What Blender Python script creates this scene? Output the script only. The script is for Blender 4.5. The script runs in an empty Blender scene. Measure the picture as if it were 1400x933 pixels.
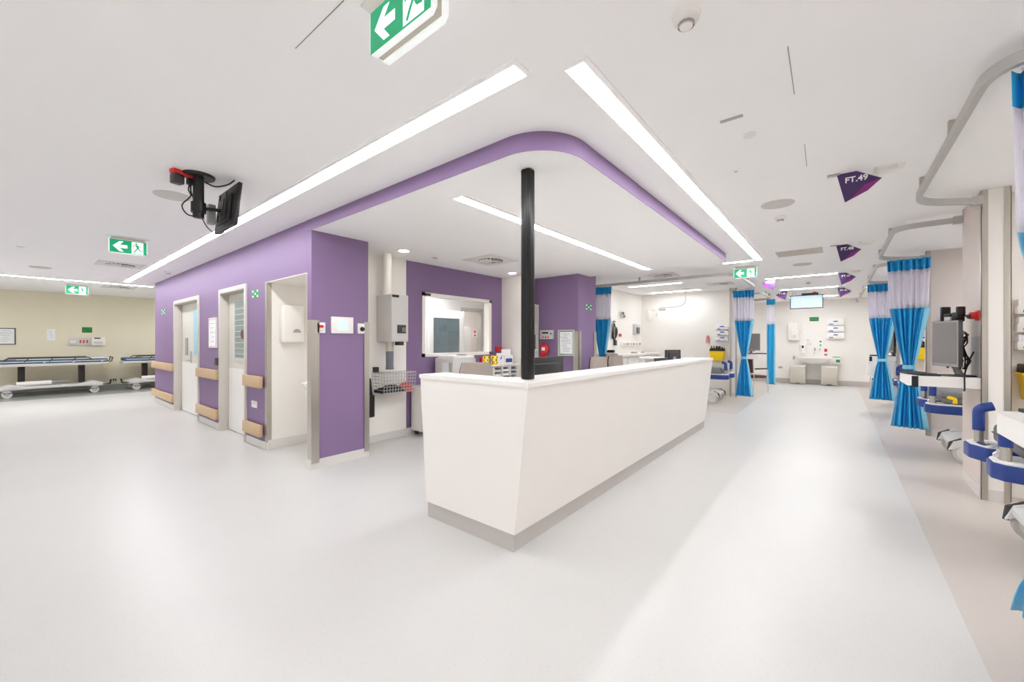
import bpy, bmesh, math, random
from mathutils import Vector, Matrix
random.seed(7)
PI = math.pi
SC = bpy.context.scene
COL = SC.collection

# ------------------------------------------------------------------ camera
F, CX, CY, EYE = 548.0, 700.0, 466.0, 1.40       # focal length / principal point in pixels of the 1400x933 photograph
TH = math.atan((1143 - CX) / F)                  # the corridor (+X) leaves the frame centre at this angle
cam_d = bpy.data.cameras.new('camera')
cam = bpy.data.objects.new('camera', cam_d)
COL.objects.link(cam)
cam_d.sensor_width = 36.0
cam_d.lens = F / 1400.0 * 36.0
cam_d.clip_start = 0.02
cam_d.clip_end = 100
cam.location = (0, 0, EYE)
cam.rotation_euler = (PI / 2, 0, TH - PI / 2)
SC.camera = cam

# ------------------------------------------------------------------ light and exposure
world = bpy.data.worlds.new('world')
SC.world = world
world.use_nodes = True
bgn = world.node_tree.nodes['Background']
bgn.inputs[0].default_value = (0.97, 0.985, 1.0, 1)
bgn.inputs[1].default_value = 0.58
SC.view_settings.view_transform = 'Standard'
SC.view_settings.look = 'None'
SC.view_settings.gamma = 1.0
SC.view_settings.use_curve_mapping = False
SC.view_settings.exposure = 0.8
SC.cycles.max_bounces = 10
SC.cycles.diffuse_bounces = 6
SC.cycles.use_denoising = True
STRIP = 17.0          # radiance of the fluorescent strip diffusers

# ------------------------------------------------------------------ pixel -> point
FW = Vector((math.cos(TH), math.sin(TH), 0)); RT = Vector((math.sin(TH), -math.cos(TH), 0)); UP = Vector((0, 0, 1))
CAMP = Vector((0, 0, EYE))
def ray(u, v): return FW + RT * ((u - CX) / F) + UP * ((CY - v) / F)
def onz(u, v, z): d = ray(u, v); return CAMP + d * ((z - EYE) / d.z)
def onx(u, v, x): d = ray(u, v); return CAMP + d * (x / d.x)
def ony(u, v, y): d = ray(u, v); return CAMP + d * (y / d.y)

# ------------------------------------------------------------------ materials
def lin(c):
    c = c / 255.0
    return c / 12.92 if c <= 0.04045 else ((c + 0.055) / 1.055) ** 2.4
def rgb(r, g, b): return (lin(r), lin(g), lin(b), 1)
MATS = {}
def mat(name, col, rough=0.5, metal=0.0, noise=0.03, scale=12.0, emit=0.0, alpha=1.0, trans=0.0, bump=0.0, spec=0.4, stretch=None):
    """procedural principled material: a base colour with faint noise in it"""
    m = bpy.data.materials.new(name); MATS[name] = m
    m.use_nodes = True
    nt = m.node_tree; p = nt.nodes['Principled BSDF']
    c = rgb(*col)
    p.inputs['Roughness'].default_value = rough
    p.inputs['Metallic'].default_value = metal
    p.inputs['Specular IOR Level'].default_value = spec
    p.inputs['Base Color'].default_value = c
    if noise > 0:
        tc = nt.nodes.new('ShaderNodeTexCoord')
        n = nt.nodes.new('ShaderNodeTexNoise'); n.inputs['Scale'].default_value = scale; n.inputs['Detail'].default_value = 3
        if stretch:
            mp = nt.nodes.new('ShaderNodeMapping'); mp.inputs['Scale'].default_value = stretch
            nt.links.new(tc.outputs['Object'], mp.inputs[0]); nt.links.new(mp.outputs[0], n.inputs['Vector'])
        else:
            nt.links.new(tc.outputs['Object'], n.inputs['Vector'])
        r = nt.nodes.new('ShaderNodeValToRGB')
        r.color_ramp.elements[0].position = 0.3; r.color_ramp.elements[1].position = 0.7
        r.color_ramp.elements[0].color = tuple(max(0, x * (1 - noise)) for x in c[:3]) + (1,)
        r.color_ramp.elements[1].color = tuple(min(1, x * (1 + noise)) for x in c[:3]) + (1,)
        nt.links.new(n.outputs['Fac'], r.inputs[0]); nt.links.new(r.outputs[0], p.inputs['Base Color'])
        if bump > 0:
            b = nt.nodes.new('ShaderNodeBump'); b.inputs['Strength'].default_value = bump; b.inputs['Distance'].default_value = 0.01
            nt.links.new(n.outputs['Fac'], b.inputs['Height']); nt.links.new(b.outputs[0], p.inputs['Normal'])
    if emit > 0:
        p.inputs['Emission Color'].default_value = c; p.inputs['Emission Strength'].default_value = emit
    if alpha < 1: p.inputs['Alpha'].default_value = alpha
    if trans > 0: p.inputs['Transmission Weight'].default_value = trans
    return m
def vinyl(name, base, fleck, scale=70.0, rough=0.34):
    m = mat(name, base, rough, noise=0)
    nt = m.node_tree; p = nt.nodes['Principled BSDF']
    tc = nt.nodes.new('ShaderNodeTexCoord')
    v = nt.nodes.new('ShaderNodeTexVoronoi'); v.inputs['Scale'].default_value = scale
    nt.links.new(tc.outputs['Object'], v.inputs['Vector'])
    r = nt.nodes.new('ShaderNodeValToRGB')
    r.color_ramp.elements[0].position = 0.05; r.color_ramp.elements[0].color = rgb(*fleck)
    r.color_ramp.elements[1].position = 0.22; r.color_ramp.elements[1].color = rgb(*base)
    nt.links.new(v.outputs['Distance'], r.inputs[0])
    n = nt.nodes.new('ShaderNodeTexNoise'); n.inputs['Scale'].default_value = 0.7; n.inputs['Detail'].default_value = 4
    nt.links.new(tc.outputs['Object'], n.inputs['Vector'])
    mx = nt.nodes.new('ShaderNodeMix'); mx.data_type = 'RGBA'; mx.blend_type = 'MULTIPLY'
    r2 = nt.nodes.new('ShaderNodeValToRGB')
    r2.color_ramp.elements[0].position = 0.3; r2.color_ramp.elements[0].color = (0.96, 0.96, 0.96, 1)
    r2.color_ramp.elements[1].position = 0.7; r2.color_ramp.elements[1].color = (1, 1, 1, 1)
    nt.links.new(n.outputs['Fac'], r2.inputs[0])
    mx.inputs[0].default_value = 1.0
    nt.links.new(r.outputs[0], mx.inputs[6]); nt.links.new(r2.outputs[0], mx.inputs[7])
    nt.links.new(mx.outputs[2], p.inputs['Base Color'])
    return m

vinyl('floor_pale', (206, 204, 201), (190, 186, 182))
vinyl('floor_beige', (201, 192, 185), (182, 172, 164))
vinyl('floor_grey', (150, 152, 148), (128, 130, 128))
vinyl('plinth_vinyl', (196, 190, 185), (172, 166, 160), 90, 0.5)
vinyl('cove_vinyl', (222, 218, 213), (202, 197, 192), 90, 0.5)
mat('ceiling_paint', (249, 248, 248), 0.9, noise=0.006, scale=3, spec=0.15)
mat('soffit_paint', (249, 248, 247), 0.9, noise=0.006, scale=3, spec=0.15)
mat('purple_paint', (137, 113, 149), 0.55, noise=0.015, scale=2, spec=0.3)
mat('cream_paint', (232, 224, 200), 0.7, noise=0.01, scale=2, spec=0.2)
mat('warm_white_paint', (242, 238, 232), 0.7, noise=0.01, scale=2, spec=0.2)
mat('taupe_paint', (218, 207, 200), 0.65, noise=0.01, scale=2, spec=0.2)
mat('gloss_white', (240, 236, 230), 0.22, noise=0.006, scale=3)
mat('satin_white', (238, 234, 229), 0.45, noise=0.008, scale=4)
mat('counter_white', (240, 235, 230), 0.4, noise=0.008, scale=2)
mat('ceramic', (246, 245, 242), 0.12, noise=0)
mat('door_frame', (205, 199, 190), 0.45, noise=0.012, scale=4)
mat('door_leaf', (216, 212, 202), 0.45, noise=0.012, scale=4)
mat('kick_plate', (236, 233, 228), 0.35, noise=0.01, scale=4)
mat('wood', (206, 176, 138), 0.45, noise=0.10, scale=5, stretch=(14, 0.8, 14))
mat('steel', (196, 190, 182), 0.32, 0.85, noise=0.05, scale=60, stretch=(1, 1, 0.02))
mat('chrome', (225, 225, 228), 0.12, 1.0, noise=0)
mat('aluminium', (192, 190, 186), 0.45, 0.25, noise=0.03, scale=30)
mat('black_metal', (30, 29, 28), 0.3, 0.3, noise=0.05, scale=20)
mat('black_plastic', (34, 33, 33), 0.4, noise=0.06, scale=25)
mat('dark_plastic', (62, 60, 59), 0.42, noise=0.05, scale=25)
mat('grey_plastic', (150, 148, 146), 0.42, noise=0.03, scale=20)
mat('slate_plastic', (108, 112, 120), 0.4, noise=0.04, scale=20)
mat('light_grey', (206, 203, 199), 0.42, noise=0.02, scale=15)
mat('mid_grey', (176, 170, 165), 0.42, noise=0.02, scale=15)
mat('screen_grey', (128, 124, 122), 0.15, noise=0.02, scale=4)
mat('screen_lit', (182, 202, 226), 0.2, noise=0.02, scale=4, emit=0.15)
mat('panel_screen', (190, 214, 226), 0.2, noise=0.02, scale=4, emit=0.35)
mat('red', (214, 50, 48), 0.4, noise=0.04, scale=15)
mat('pink_cloth', (222, 100, 104), 0.8, noise=0.12, scale=30, bump=0.4)
mat('dark_cloth', (44, 46, 52), 0.85, noise=0.15, scale=40, bump=0.4)
mat('yellow', (250, 212, 20), 0.4, noise=0.03, scale=15)
mat('dark_brown', (52, 42, 26), 0.6, noise=0.15, scale=30)
mat('column_brown', (46, 38, 36), 0.5, noise=0.08, scale=12)
mat('navy', (42, 66, 136), 0.4, noise=0.04, scale=15)
mat('mattress_grey', (128, 127, 128), 0.6, noise=0.06, scale=40, bump=0.2)
mat('mattress_blue', (52, 96, 134), 0.6, noise=0.08, scale=25, bump=0.2)
mat('bed_plastic', (228, 227, 224), 0.4, noise=0.015, scale=10)
mat('chair_fabric', (168, 156, 146), 0.85, noise=0.06, scale=90, bump=0.25)
mat('maroon', (98, 58, 62), 0.7, noise=0.06, scale=40)
mat('paper', (240, 240, 240), 0.7, noise=0.01, scale=10)
mat('ink', (90, 94, 104), 0.7, noise=0)
mat('ink_light', (168, 172, 182), 0.7, noise=0)
mat('blue_label', (58, 76, 168), 0.5, noise=0.02)
mat('exit_green', (24, 160, 110), 0.35, noise=0.02, scale=8, emit=0.25)
mat('exit_white', (244, 252, 248), 0.35, noise=0, emit=0.45)
mat('sign_green', (48, 150, 84), 0.5, noise=0.05, scale=20)
mat('sign_dark_green', (42, 124, 52), 0.5, noise=0.05, scale=20)
mat('ft_indigo', (72, 48, 96), 0.45, noise=0.06, scale=8)
mat('ft_magenta', (140, 46, 128), 0.45, noise=0.06, scale=8)
mat('white_print', (246, 246, 248), 0.5, noise=0)
mat('strip_glow', (250, 252, 255), 0.5, noise=0, emit=STRIP)
mat('strip_bright', (250, 252, 255), 0.5, noise=0, emit=STRIP * 2.2)
mat('strip_mid', (250, 252, 255), 0.5, noise=0, emit=STRIP * 1.1)
mat('strip_bay', (250, 252, 255), 0.5, noise=0, emit=STRIP * 3.4)  # boosted glow for the added out-of-view strips that fill the bay side
mat('lamp_glow', (255, 250, 240), 0.5, noise=0, emit=14.0)
mat('curtain_blue', (58, 186, 240), 0.75, noise=0.06, scale=14)
mat('curtain_deep', (8, 122, 196), 0.75, noise=0.08, scale=14)
mat('curtain_edge', (150, 216, 240), 0.75, noise=0.03, scale=14)
mat('mesh_white', (250, 248, 254), 0.8, noise=0.02, scale=30, alpha=0.78)
mat('beige_panel', (202, 195, 182), 0.6, noise=0.02, scale=6)
mat('vent_white', (226, 222, 218), 0.6, noise=0.01)
mat('vent_dark', (60, 58, 56), 0.7, noise=0.05)
mat('joint_dark', (158, 154, 150), 0.8, noise=0)
mat('speaker_mesh', (206, 202, 198), 0.7, noise=0.02, scale=200)
mat('glass', (226, 238, 232), 0.02, noise=0, alpha=0.07, spec=0.5)
mat('door_glass', (150, 168, 166), 0.05, noise=0.05, scale=6, alpha=0.7)
mat('dark_glass', (96, 116, 122), 0.06, noise=0.1, scale=6, alpha=0.55)
mat('blue_blind', (160, 200, 214), 0.6, noise=0.04, scale=8)
mat('orange', (206, 140, 40), 0.5, noise=0.05)

mat('sign_shell', (240, 244, 244), 0.3, noise=0, emit=0.22)
def let_light_through(name, amount):
    """woven cloth: part of the light that falls on one side leaves on the other"""
    nt = MATS[name].node_tree; p = nt.nodes['Principled BSDF']; out = nt.nodes['Material Output']
    tr = nt.nodes.new('ShaderNodeBsdfTranslucent'); mx = nt.nodes.new('ShaderNodeMixShader'); mx.inputs[0].default_value = amount
    src = p.inputs['Base Color']
    if src.is_linked: nt.links.new(src.links[0].from_socket, tr.inputs[0])
    else: tr.inputs[0].default_value = src.default_value
    nt.links.new(p.outputs[0], mx.inputs[1]); nt.links.new(tr.outputs[0], mx.inputs[2]); nt.links.new(mx.outputs[0], out.inputs[0])
for n_, a_ in (('curtain_blue', 0.15), ('curtain_edge', 0.2), ('mesh_white', 0.4)): let_light_through(n_, a_)

# ------------------------------------------------------------------ mesh builder
class MB:
    def __init__(s): s.bm = bmesh.new()
    def box(s, x0, x1, y0, y1, z0, z1, bev=0.0, seg=2, mtx=None):
        t = bmesh.new()
        vs = [t.verts.new(p) for p in ((x0, y0, z0), (x1, y0, z0), (x1, y1, z0), (x0, y1, z0), (x0, y0, z1), (x1, y0, z1), (x1, y1, z1), (x0, y1, z1))]
        for f in ((3, 2, 1, 0), (4, 5, 6, 7), (0, 1, 5, 4), (1, 2, 6, 5), (2, 3, 7, 6), (3, 0, 4, 7)): t.faces.new([vs[i] for i in f])
        bmesh.ops.recalc_face_normals(t, faces=t.faces)
        if bev > 0: bmesh.ops.bevel(t, geom=list(t.edges), offset=bev, segments=seg, affect='EDGES', profile=0.5)
        return s.join(t, mtx)
    def join(s, t, mtx=None):
        if mtx is not None: bmesh.ops.transform(t, matrix=mtx, verts=t.verts)
        me = bpy.data.meshes.new('tmp'); t.to_mesh(me); t.free(); s.bm.from_mesh(me); bpy.data.meshes.remove(me)
        return s
    def poly(s, pts):
        s.bm.faces.new([s.bm.verts.new(p) for p in pts]); return s
    def prism(s, pts, axis, a, b, bev=0.0):
        """pts: 2D outline; axis 'x': (y,z), 'y': (x,z), 'z': (x,y); extruded from a to b"""
        def P(p, t):
            return {'x': (t, p[0], p[1]), 'y': (p[0], t, p[1]), 'z': (p[0], p[1], t)}[axis]
        t = bmesh.new()
        A = [t.verts.new(P(p, a)) for p in pts]; B = [t.verts.new(P(p, b)) for p in pts]
        n = len(pts)
        t.faces.new(A[::-1]); t.faces.new(B)
        for i in range(n): t.faces.new([A[i], A[(i + 1) % n], B[(i + 1) % n], B[i]])
        bmesh.ops.recalc_face_normals(t, faces=t.faces)
        if bev > 0: bmesh.ops.bevel(t, geom=list(t.edges), offset=bev, segments=2, affect='EDGES', profile=0.5)
        return s.join(t)
    def tube(s, path, r, n=10, cap=True, closed=False):
        P = [Vector(p) for p in path]
        rs = r if isinstance(r, (list, tuple)) else [r] * len(P)
        rings = []; ref = None
        for i, p in enumerate(P):
            if closed: d = P[(i + 1) % len(P)] - P[i - 1]
            else: d = P[min(i + 1, len(P) - 1)] - P[max(i - 1, 0)]
            d.normalize()
            if ref is None: ref = Vector((0, 0, 1)) if abs(d.z) < 0.9 else Vector((1, 0, 0))
            a = d.cross(ref).normalized(); b = a.cross(d).normalized(); ref = b
            rings.append([s.bm.verts.new(p + a * (rs[i] * math.cos(2 * PI * k / n)) + b * (rs[i] * math.sin(2 * PI * k / n))) for k in range(n)])
        m = len(rings)
        for i in range(m if closed else m - 1):
            A = rings[i]; B = rings[(i + 1) % m]
            for k in range(n): s.bm.faces.new([A[k], A[(k + 1) % n], B[(k + 1) % n], B[k]])
        if cap and not closed: s.bm.faces.new(rings[0][::-1]); s.bm.faces.new(rings[-1])
        return s
    def cyl(s, p0, p1, r, r1=None, n=20):
        return s.tube([p0, p1], [r, r if r1 is None else r1], n)
    def ribbon(s, path, w, h):
        """rectangular bar (w wide, h tall, top at the path height) swept along a level path"""
        P = [Vector(p) for p in path]; rings = []
        for i, p in enumerate(P):
            d = P[min(i + 1, len(P) - 1)] - P[max(i - 1, 0)]; d.z = 0; d.normalize()
            a = Vector((-d.y, d.x, 0)) * (w / 2)
            rings.append([s.bm.verts.new(q) for q in (p - a, p + a, p + a - UP * h, p - a - UP * h)])
        for i in range(len(rings) - 1):
            A, B = rings[i], rings[i + 1]
            for k in range(4): s.bm.faces.new([A[k], A[(k + 1) % 4], B[(k + 1) % 4], B[k]])
        s.bm.faces.new(rings[0][::-1]); s.bm.faces.new(rings[-1])
        return s
    def lathe(s, prof, c=(0, 0, 0), n=24, axis='z'):
        rings = []
        for r, h in prof:
            ring = []
            for k in range(n):
                a = 2 * PI * k / n
                q = {'z': (r * math.cos(a), r * math.sin(a), h), 'y': (r * math.cos(a), h, r * math.sin(a)), 'x': (h, r * math.cos(a), r * math.sin(a))}[axis]
                ring.append(s.bm.verts.new(Vector(q) + Vector(c)))
            rings.append(ring)
        for A, B in zip(rings, rings[1:]):
            for k in range(n): s.bm.faces.new([A[k], A[(k + 1) % n], B[(k + 1) % n], B[k]])
        if prof[0][0] > 0.005 and prof[-1][0] > 0.005:          # ring-shaped profile: close it on itself
            A, B = rings[-1], rings[0]
            for k in range(n): s.bm.faces.new([A[k], A[(k + 1) % n], B[(k + 1) % n], B[k]])
        else:
            s.bm.faces.new(rings[0][::-1]); s.bm.faces.new(rings[-1])
        return s
    def build(s, name, m, parent=None, smooth=False):
        bmesh.ops.recalc_face_normals(s.bm, faces=s.bm.faces)
        me = bpy.data.meshes.new(name); s.bm.to_mesh(me); s.bm.free()
        if smooth:
            for p in me.polygons: p.use_smooth = True
            try: me.set_sharp_from_angle(angle=math.radians(40))
            except Exception: pass
        me.materials.append(MATS[m])
        o = bpy.data.objects.new(name, me); COL.objects.link(o)
        if parent is not None: o.parent = parent
        return o
def box(name, b, m, parent=None, bev=0.0, seg=2):
    return MB().box(*b, bev=bev, seg=seg).build(name, m, parent, smooth=bev > 0)
def tag(o, label, cat, group=None):
    o['label'] = label; o['category'] = cat
    if group: o['group'] = group
    return o
def thing(name, label, cat, loc=(0, 0, 0), rz=0.0, group=None):
    o = bpy.data.objects.new(name, None); COL.objects.link(o)
    o.empty_display_size = 0.05
    o.location = loc; o.rotation_euler = (0, 0, rz)
    return tag(o, label, cat, group)
def struct(o, label=None, cat=None):
    o['kind'] = 'structure'
    if label: o['label'] = label
    if cat: o['category'] = cat
    return o
def copy_thing(root, loc, rz, label, group=None):
    r = root.copy(); COL.objects.link(r); r.location = loc; r.rotation_euler = (0, 0, rz); r['label'] = label
    if group: r['group'] = group
    for c in root.children:
        d = c.copy(); COL.objects.link(d); d.parent = r
        for g in c.children:
            e = g.copy(); COL.objects.link(e); e.parent = d
    return r
def text(name, s, size, m, parent, loc, rot=(PI / 2, 0, 0), align='CENTER', fat=0.0):
    cu = bpy.data.curves.new(name, 'FONT'); cu.body = s; cu.size = size; cu.align_x = align; cu.align_y = 'CENTER'
    cu.offset = fat; cu.extrude = 0.0008; cu.resolution_u = 3
    t = bpy.data.objects.new(name, cu); COL.objects.link(t)
    bpy.context.view_layer.update()
    me = bpy.data.meshes.new_from_object(t.evaluated_get(bpy.context.evaluated_depsgraph_get()))
    bpy.data.objects.remove(t); bpy.data.curves.remove(cu)
    me.materials.clear(); me.materials.append(MATS[m])
    o = bpy.data.objects.new(name, me); COL.objects.link(o); o.parent = parent; o.location = loc; o.rotation_euler = rot
    return o
# every wall-mounted thing is modelled with its back on local y = 0, its front towards local -y, x to the viewer's right, z up
NX, NY, PY, PX = -PI / 2, 0.0, PI, PI / 2        # rotation so that the front faces -x, -y, +y, +x
def rx(u0, v0, u1, v1, x):
    """pixel rectangle on the wall x = const -> base point, width, height"""
    a = onx(u0, v0, x); b = onx(u0, v1, x); c = onx(u1, v0, x)
    return Vector((x, (a.y + c.y) / 2, b.z)), abs(a.y - c.y), abs(a.z - b.z)
def ry(u0, v0, u1, v1, y):
    a = ony(u0, v0, y); b = ony(u0, v1, y); c = ony(u1, v0, y)
    return Vector(((a.x + c.x) / 2, y, b.z)), abs(a.x - c.x), abs(a.z - b.z)
def smooth(pts, n=5):
    """Catmull-Rom curve through the points, for hanging leads"""
    P = [Vector(p) for p in pts]; P = [P[0] * 2 - P[1]] + P + [P[-1] * 2 - P[-2]]; out = []
    for a, b, c, d in zip(P, P[1:], P[2:], P[3:]):
        for k in range(n):
            t = k / n; out.append(0.5 * (2 * b + (c - a) * t + (2 * a - 5 * b + 4 * c - d) * t * t + (3 * b - a - 3 * c + d) * t ** 3))
    return out + [P[-2]]
CEIL, SOF = 2.73, 2.61

# ================================================================== THE SETTING
struct(box('floor', (-6, 16.3, -5, 17, -0.06, 0), 'floor_pale'), 'pale speckled vinyl floor of the ward', 'floor')
struct(box('floor_bay_right', (-6, 16.3, -4.6, -0.5, -0.04, 0.0015), 'floor_beige'), 'beige speckled vinyl floor of the curtained bays', 'floor')
struct(box('floor_bay_left', (8.69, 16.3, 1.48, 4.6, -0.04, 0.0015), 'floor_beige'), 'beige vinyl floor of the bays behind the desk', 'floor')
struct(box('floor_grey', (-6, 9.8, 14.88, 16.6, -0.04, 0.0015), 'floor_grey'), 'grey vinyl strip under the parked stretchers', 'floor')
struct(box('ceiling', (-6, 16.4, -4.7, 16.7, CEIL, CEIL + 0.08), 'ceiling_paint'), 'white flush plaster ceiling', 'ceiling')

# lowered ceiling over the nurses' station with its rounded purple edge
RS = 0.36
arc = [(2.02 + RS - RS * math.cos(a), 1.31 + RS - RS * math.sin(a)) for a in [PI / 2 * k / 16 for k in range(17)]]
outline = [(2.17, 5.0), (2.17, 4.55), (2.02, 4.55)] + arc + [(6.79, 1.31), (6.79, 5.0)]
struct(MB().prism([(x, y) for x, y in outline], 'z', SOF, CEIL).build('ceiling_soffit', 'soffit_paint'), 'lowered white ceiling over the nurses station', 'ceiling')
fas = MB()
pts = [(2.02, 4.545)] + arc + [(6.79, 1.31)]
A = [fas.bm.verts.new((x, y, SOF - 0.001)) for x, y in pts]; B = [fas.bm.verts.new((x, y, CEIL)) for x, y in pts]
off = []
for i, (x, y) in enumerate(pts):
    a = Vector(pts[max(i - 1, 0)]); b = Vector(pts[min(i + 1, len(pts) - 1)]); d = (b - a).normalized(); off.append((x + d.y * 0.004, y - d.x * 0.004))
off = [(2 * x - ox, 2 * y - oy) if (ox - 4.4) ** 2 + (oy - 3) ** 2 < (x - 4.4) ** 2 + (y - 3) ** 2 else (ox, oy) for (x, y), (ox, oy) in zip(pts, off)]
A2 = [fas.bm.verts.new((x, y, SOF - 0.001)) for x, y in off]; B2 = [fas.bm.verts.new((x, y, CEIL)) for x, y in off]
for i in range(len(pts) - 1):
    for q in ((A2[i], A2[i + 1], B2[i + 1], B2[i]), (A[i], B[i], B[i + 1], A[i + 1]), (A[i], A[i + 1], A2[i + 1], A2[i])): fas.bm.faces.new(q)
struct(fas.build('trim_1', 'purple_paint', smooth=True), 'purple fascia curving round the lowered ceiling', 'trim')

WX = 2.02
D1, D2, AL = (8.66, 10.40), (6.37, 7.54), (4.545, 5.70)     # openings: wide door, single door, wash alcove (y range)
w = MB()
for y0, y1 in ((5.70, 6.37), (7.54, 8.66), (10.40, 12.25)): w.box(WX, WX + 0.14, y0, y1, 0, CEIL)
w.box(WX, WX + 0.14, D1[0], D1[1], 2.20, CEIL); w.box(WX, WX + 0.14, D2[0], D2[1], 2.20, CEIL); w.box(WX, WX + 0.14, 4.545, 5.70, 2.16, CEIL)
struct(w.build('wall_left', 'purple_paint'), 'long purple wall with two doors and a wash alcove', 'wall')
struct(box('wall_column_left', (WX, 2.70, 4.44, 4.54, 0, SOF), 'purple_paint'), 'purple wall end carrying the touch panel', 'wall')
struct(box('wall_alcove_side', (WX + 0.002, 2.68, 5.69, 5.699, 0, 2.158), 'warm_white_paint'), 'white side lining of the wash alcove', 'wall')
struct(box('wall_alcove_back', (2.68, 2.74, 4.545, 5.80, 0, 2.2), 'warm_white_paint'), 'white back of the wash alcove', 'wall')
struct(box('wall_alcove_inner', (WX + 0.002, 2.68, 4.541, 4.55, 0, 2.158), 'warm_white_paint'), 'white inner side of the wash alcove', 'wall')
struct(box('ceiling_alcove', (WX + 0.002, 2.68, 4.55, 5.69, 2.15, 2.159), 'warm_white_paint'), 'low white ceiling of the wash alcove', 'ceiling')
struct(box('wall_station_panel', (2.70, 3.645, 4.97, 5.10, 0.0, CEIL), 'warm_white_paint'), 'white wall panel behind the tube station', 'wall')
# purple back wall of the station with an observation window
wa, wb = ony(577, 401, 5.0), ony(671, 484, 5.0)
WX0, WX1, WZ0, WZ1 = 3.96, 5.56, 1.15, 2.16
b = MB()
b.box(3.645, WX0, 5.0, 5.12, 0, CEIL); b.box(WX1, 5.87, 5.0, 5.12, 0, CEIL); b.box(WX0, WX1, 5.0, 5.12, 0, WZ0); b.box(WX0, WX1, 5.0, 5.12, WZ1, CEIL)
struct(b.build('wall_back', 'purple_paint'), 'purple back wall of the nurses station', 'wall')
struct(box('wall_station_side', (5.87, 6.0, 4.44, 5.12, 0, CEIL), 'warm_white_paint'), 'white side wall at the end of the purple wall', 'wall')
struct(box('wall_station_recess', (6.0, 7.02, 4.72, 4.8, 0, CEIL), 'warm_white_paint'), 'white wall behind the recessed shelves', 'wall')
struct(box('wall_column_back', (6.35, 7.02, 3.60, 4.75, 0, CEIL), 'purple_paint'), 'purple column carrying the fire panel', 'wall')
struct(box('wall_bay_left', (7.02, 16.3, 4.45, 4.57, 0, CEIL), 'warm_white_paint'), 'white back wall of the bays behind the desk', 'wall')
struct(box('wall_far', (16.3, 16.42, -4.7, 4.57, 0, CEIL), 'warm_white_paint'), 'warm white wall closing the corridor', 'wall')
struct(box('wall_bay_right', (-6, 16.3, -4.7, -4.6, 0, CEIL), 'warm_white_paint'), 'white back wall of the curtained bays', 'wall')
struct(box('wall_cream', (-6, 9.8, 16.6, 16.72, 0, CEIL), 'cream_paint'), 'cream wall behind the parked stretchers', 'wall')
struct(box('wall_cream_end', (9.8, 9.9, 4.57, 16.72, 0, CEIL), 'cream_paint'), 'cream wall at the end of the stretcher corridor', 'wall')
# room seen through the window
RY = 7.2
da, db = ony(631, 450, RY).x, ony(659, 450, RY).x; dz = ony(640, 424, RY).z
rm = MB()
rm.box(3.0, da, RY, RY + 0.1, 0, CEIL); rm.box(db, 9.75, RY, RY + 0.1, 0, CEIL); rm.box(da, db, RY, RY + 0.1, dz, CEIL)
struct(rm.build('wall_room', 'warm_white_paint'), 'white wall of the room behind the window', 'wall')
struct(box('wall_room_side', (3.0, 3.08, 5.12, RY, 0, CEIL), 'warm_white_paint'), 'white side wall of the room behind the window', 'wall')
struct(box('wall_room_end', (9.7, 9.79, 4.6, 9.3, 0, CEIL), 'warm_white_paint'), 'white end wall of the room behind the window', 'wall')
struct(box('wall_room_beyond', (3.0, 9.69, 9.2, 9.3, 0, CEIL), 'taupe_paint'), 'taupe wall beyond the doorway of the room behind the window', 'wall')
f3 = bpy.data.objects.new('door_3', None); COL.objects.link(f3); f3.location = ((da + db) / 2, RY, 0); struct(f3, 'open doorway in the room behind the window', 'door')
hwid = (db - da) / 2; m = MB(); m.box(-hwid - 0.02, -hwid + 0.06, -0.02, 0.12, 0, dz); m.build('door_frame', 'door_frame', f3); m = MB(); m.box(hwid - 0.06, hwid + 0.02, -0.02, 0.12, 0, dz); m.build('door_frame', 'door_frame', f3)
m = MB(); m.box(-hwid - 0.02, hwid + 0.02, -0.02, 0.12, dz - 0.02, dz + 0.06); m.build('door_frame', 'door_frame', f3)
lf3 = MB().box(0, 0.05, 0, 0.78, 0.01, dz - 0.05).build('door_leaf', 'mid_grey', f3); lf3.location = (-hwid + 0.06, 0.12, 0); lf3.rotation_euler = (0, 0, -0.35)
box('door_handle', (0.05, 0.07, 0.5, 0.62, 0.95, 1.3), 'black_plastic', lf3)

# partitions between the right-hand bays: a column at the corridor and a thinner wall behind it
def bay_partition(idx, x, nib=True):
    if nib:
        n = MB(); n.box(x, x + 0.70, -1.16, -1.0, 0.1, CEIL)
        o = n.build('wall_bay_end_%d' % idx, 'taupe_paint'); struct(o, 'taupe column at the corridor end of a bay partition', 'wall')
        box('plinth', (x - 0.004, x + 0.704, -1.164, -0.996, 0, 0.10), 'cove_vinyl', o)
        box('end_panel', (x - 0.003, x + 0.002, -1.15, -1.01, 0.1, CEIL - 0.001), 'warm_white_paint', o)
        for y in (-1.0, -1.16):
            g = MB(); s = 1 if y > -1.1 else -1
            g.box(x - 0.008, x - 0.004, y - 0.035 if s > 0 else y - 0.006, y + 0.006 if s > 0 else y + 0.035, 0.0, CEIL - 0.002)
            g.box(x - 0.008, x + 0.035, y + (0.002 if s > 0 else -0.006), y + (0.006 if s > 0 else -0.002), 0.0, CEIL - 0.002)
            g.build('corner_guard', 'steel', o)
        wl = box('wall_bay_divider_%d' % idx, (x + 0.25, x + 0.40, -4.6, -1.16, 0, CEIL), 'warm_white_paint')
    else:
        wl = box('wall_bay_divider_%d' % idx, (x, x + 0.15, -4.6, -1.04, 0, CEIL), 'taupe_paint')
        g = MB(); g.box(x - 0.006, x + 0.03, -1.04, -1.034, 0, CEIL - 0.002); g.box(x - 0.006, x, -1.085, -1.034, 0, CEIL - 0.002); g.build('corner_guard', 'steel', wl)
    struct(wl, 'partition wall between two curtained bays', 'wall')
bay_partition(1, 2.36); bay_partition(2, 5.35); bay_partition(3, 8.46, nib=False); bay_partition(4, 11.58)
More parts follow.
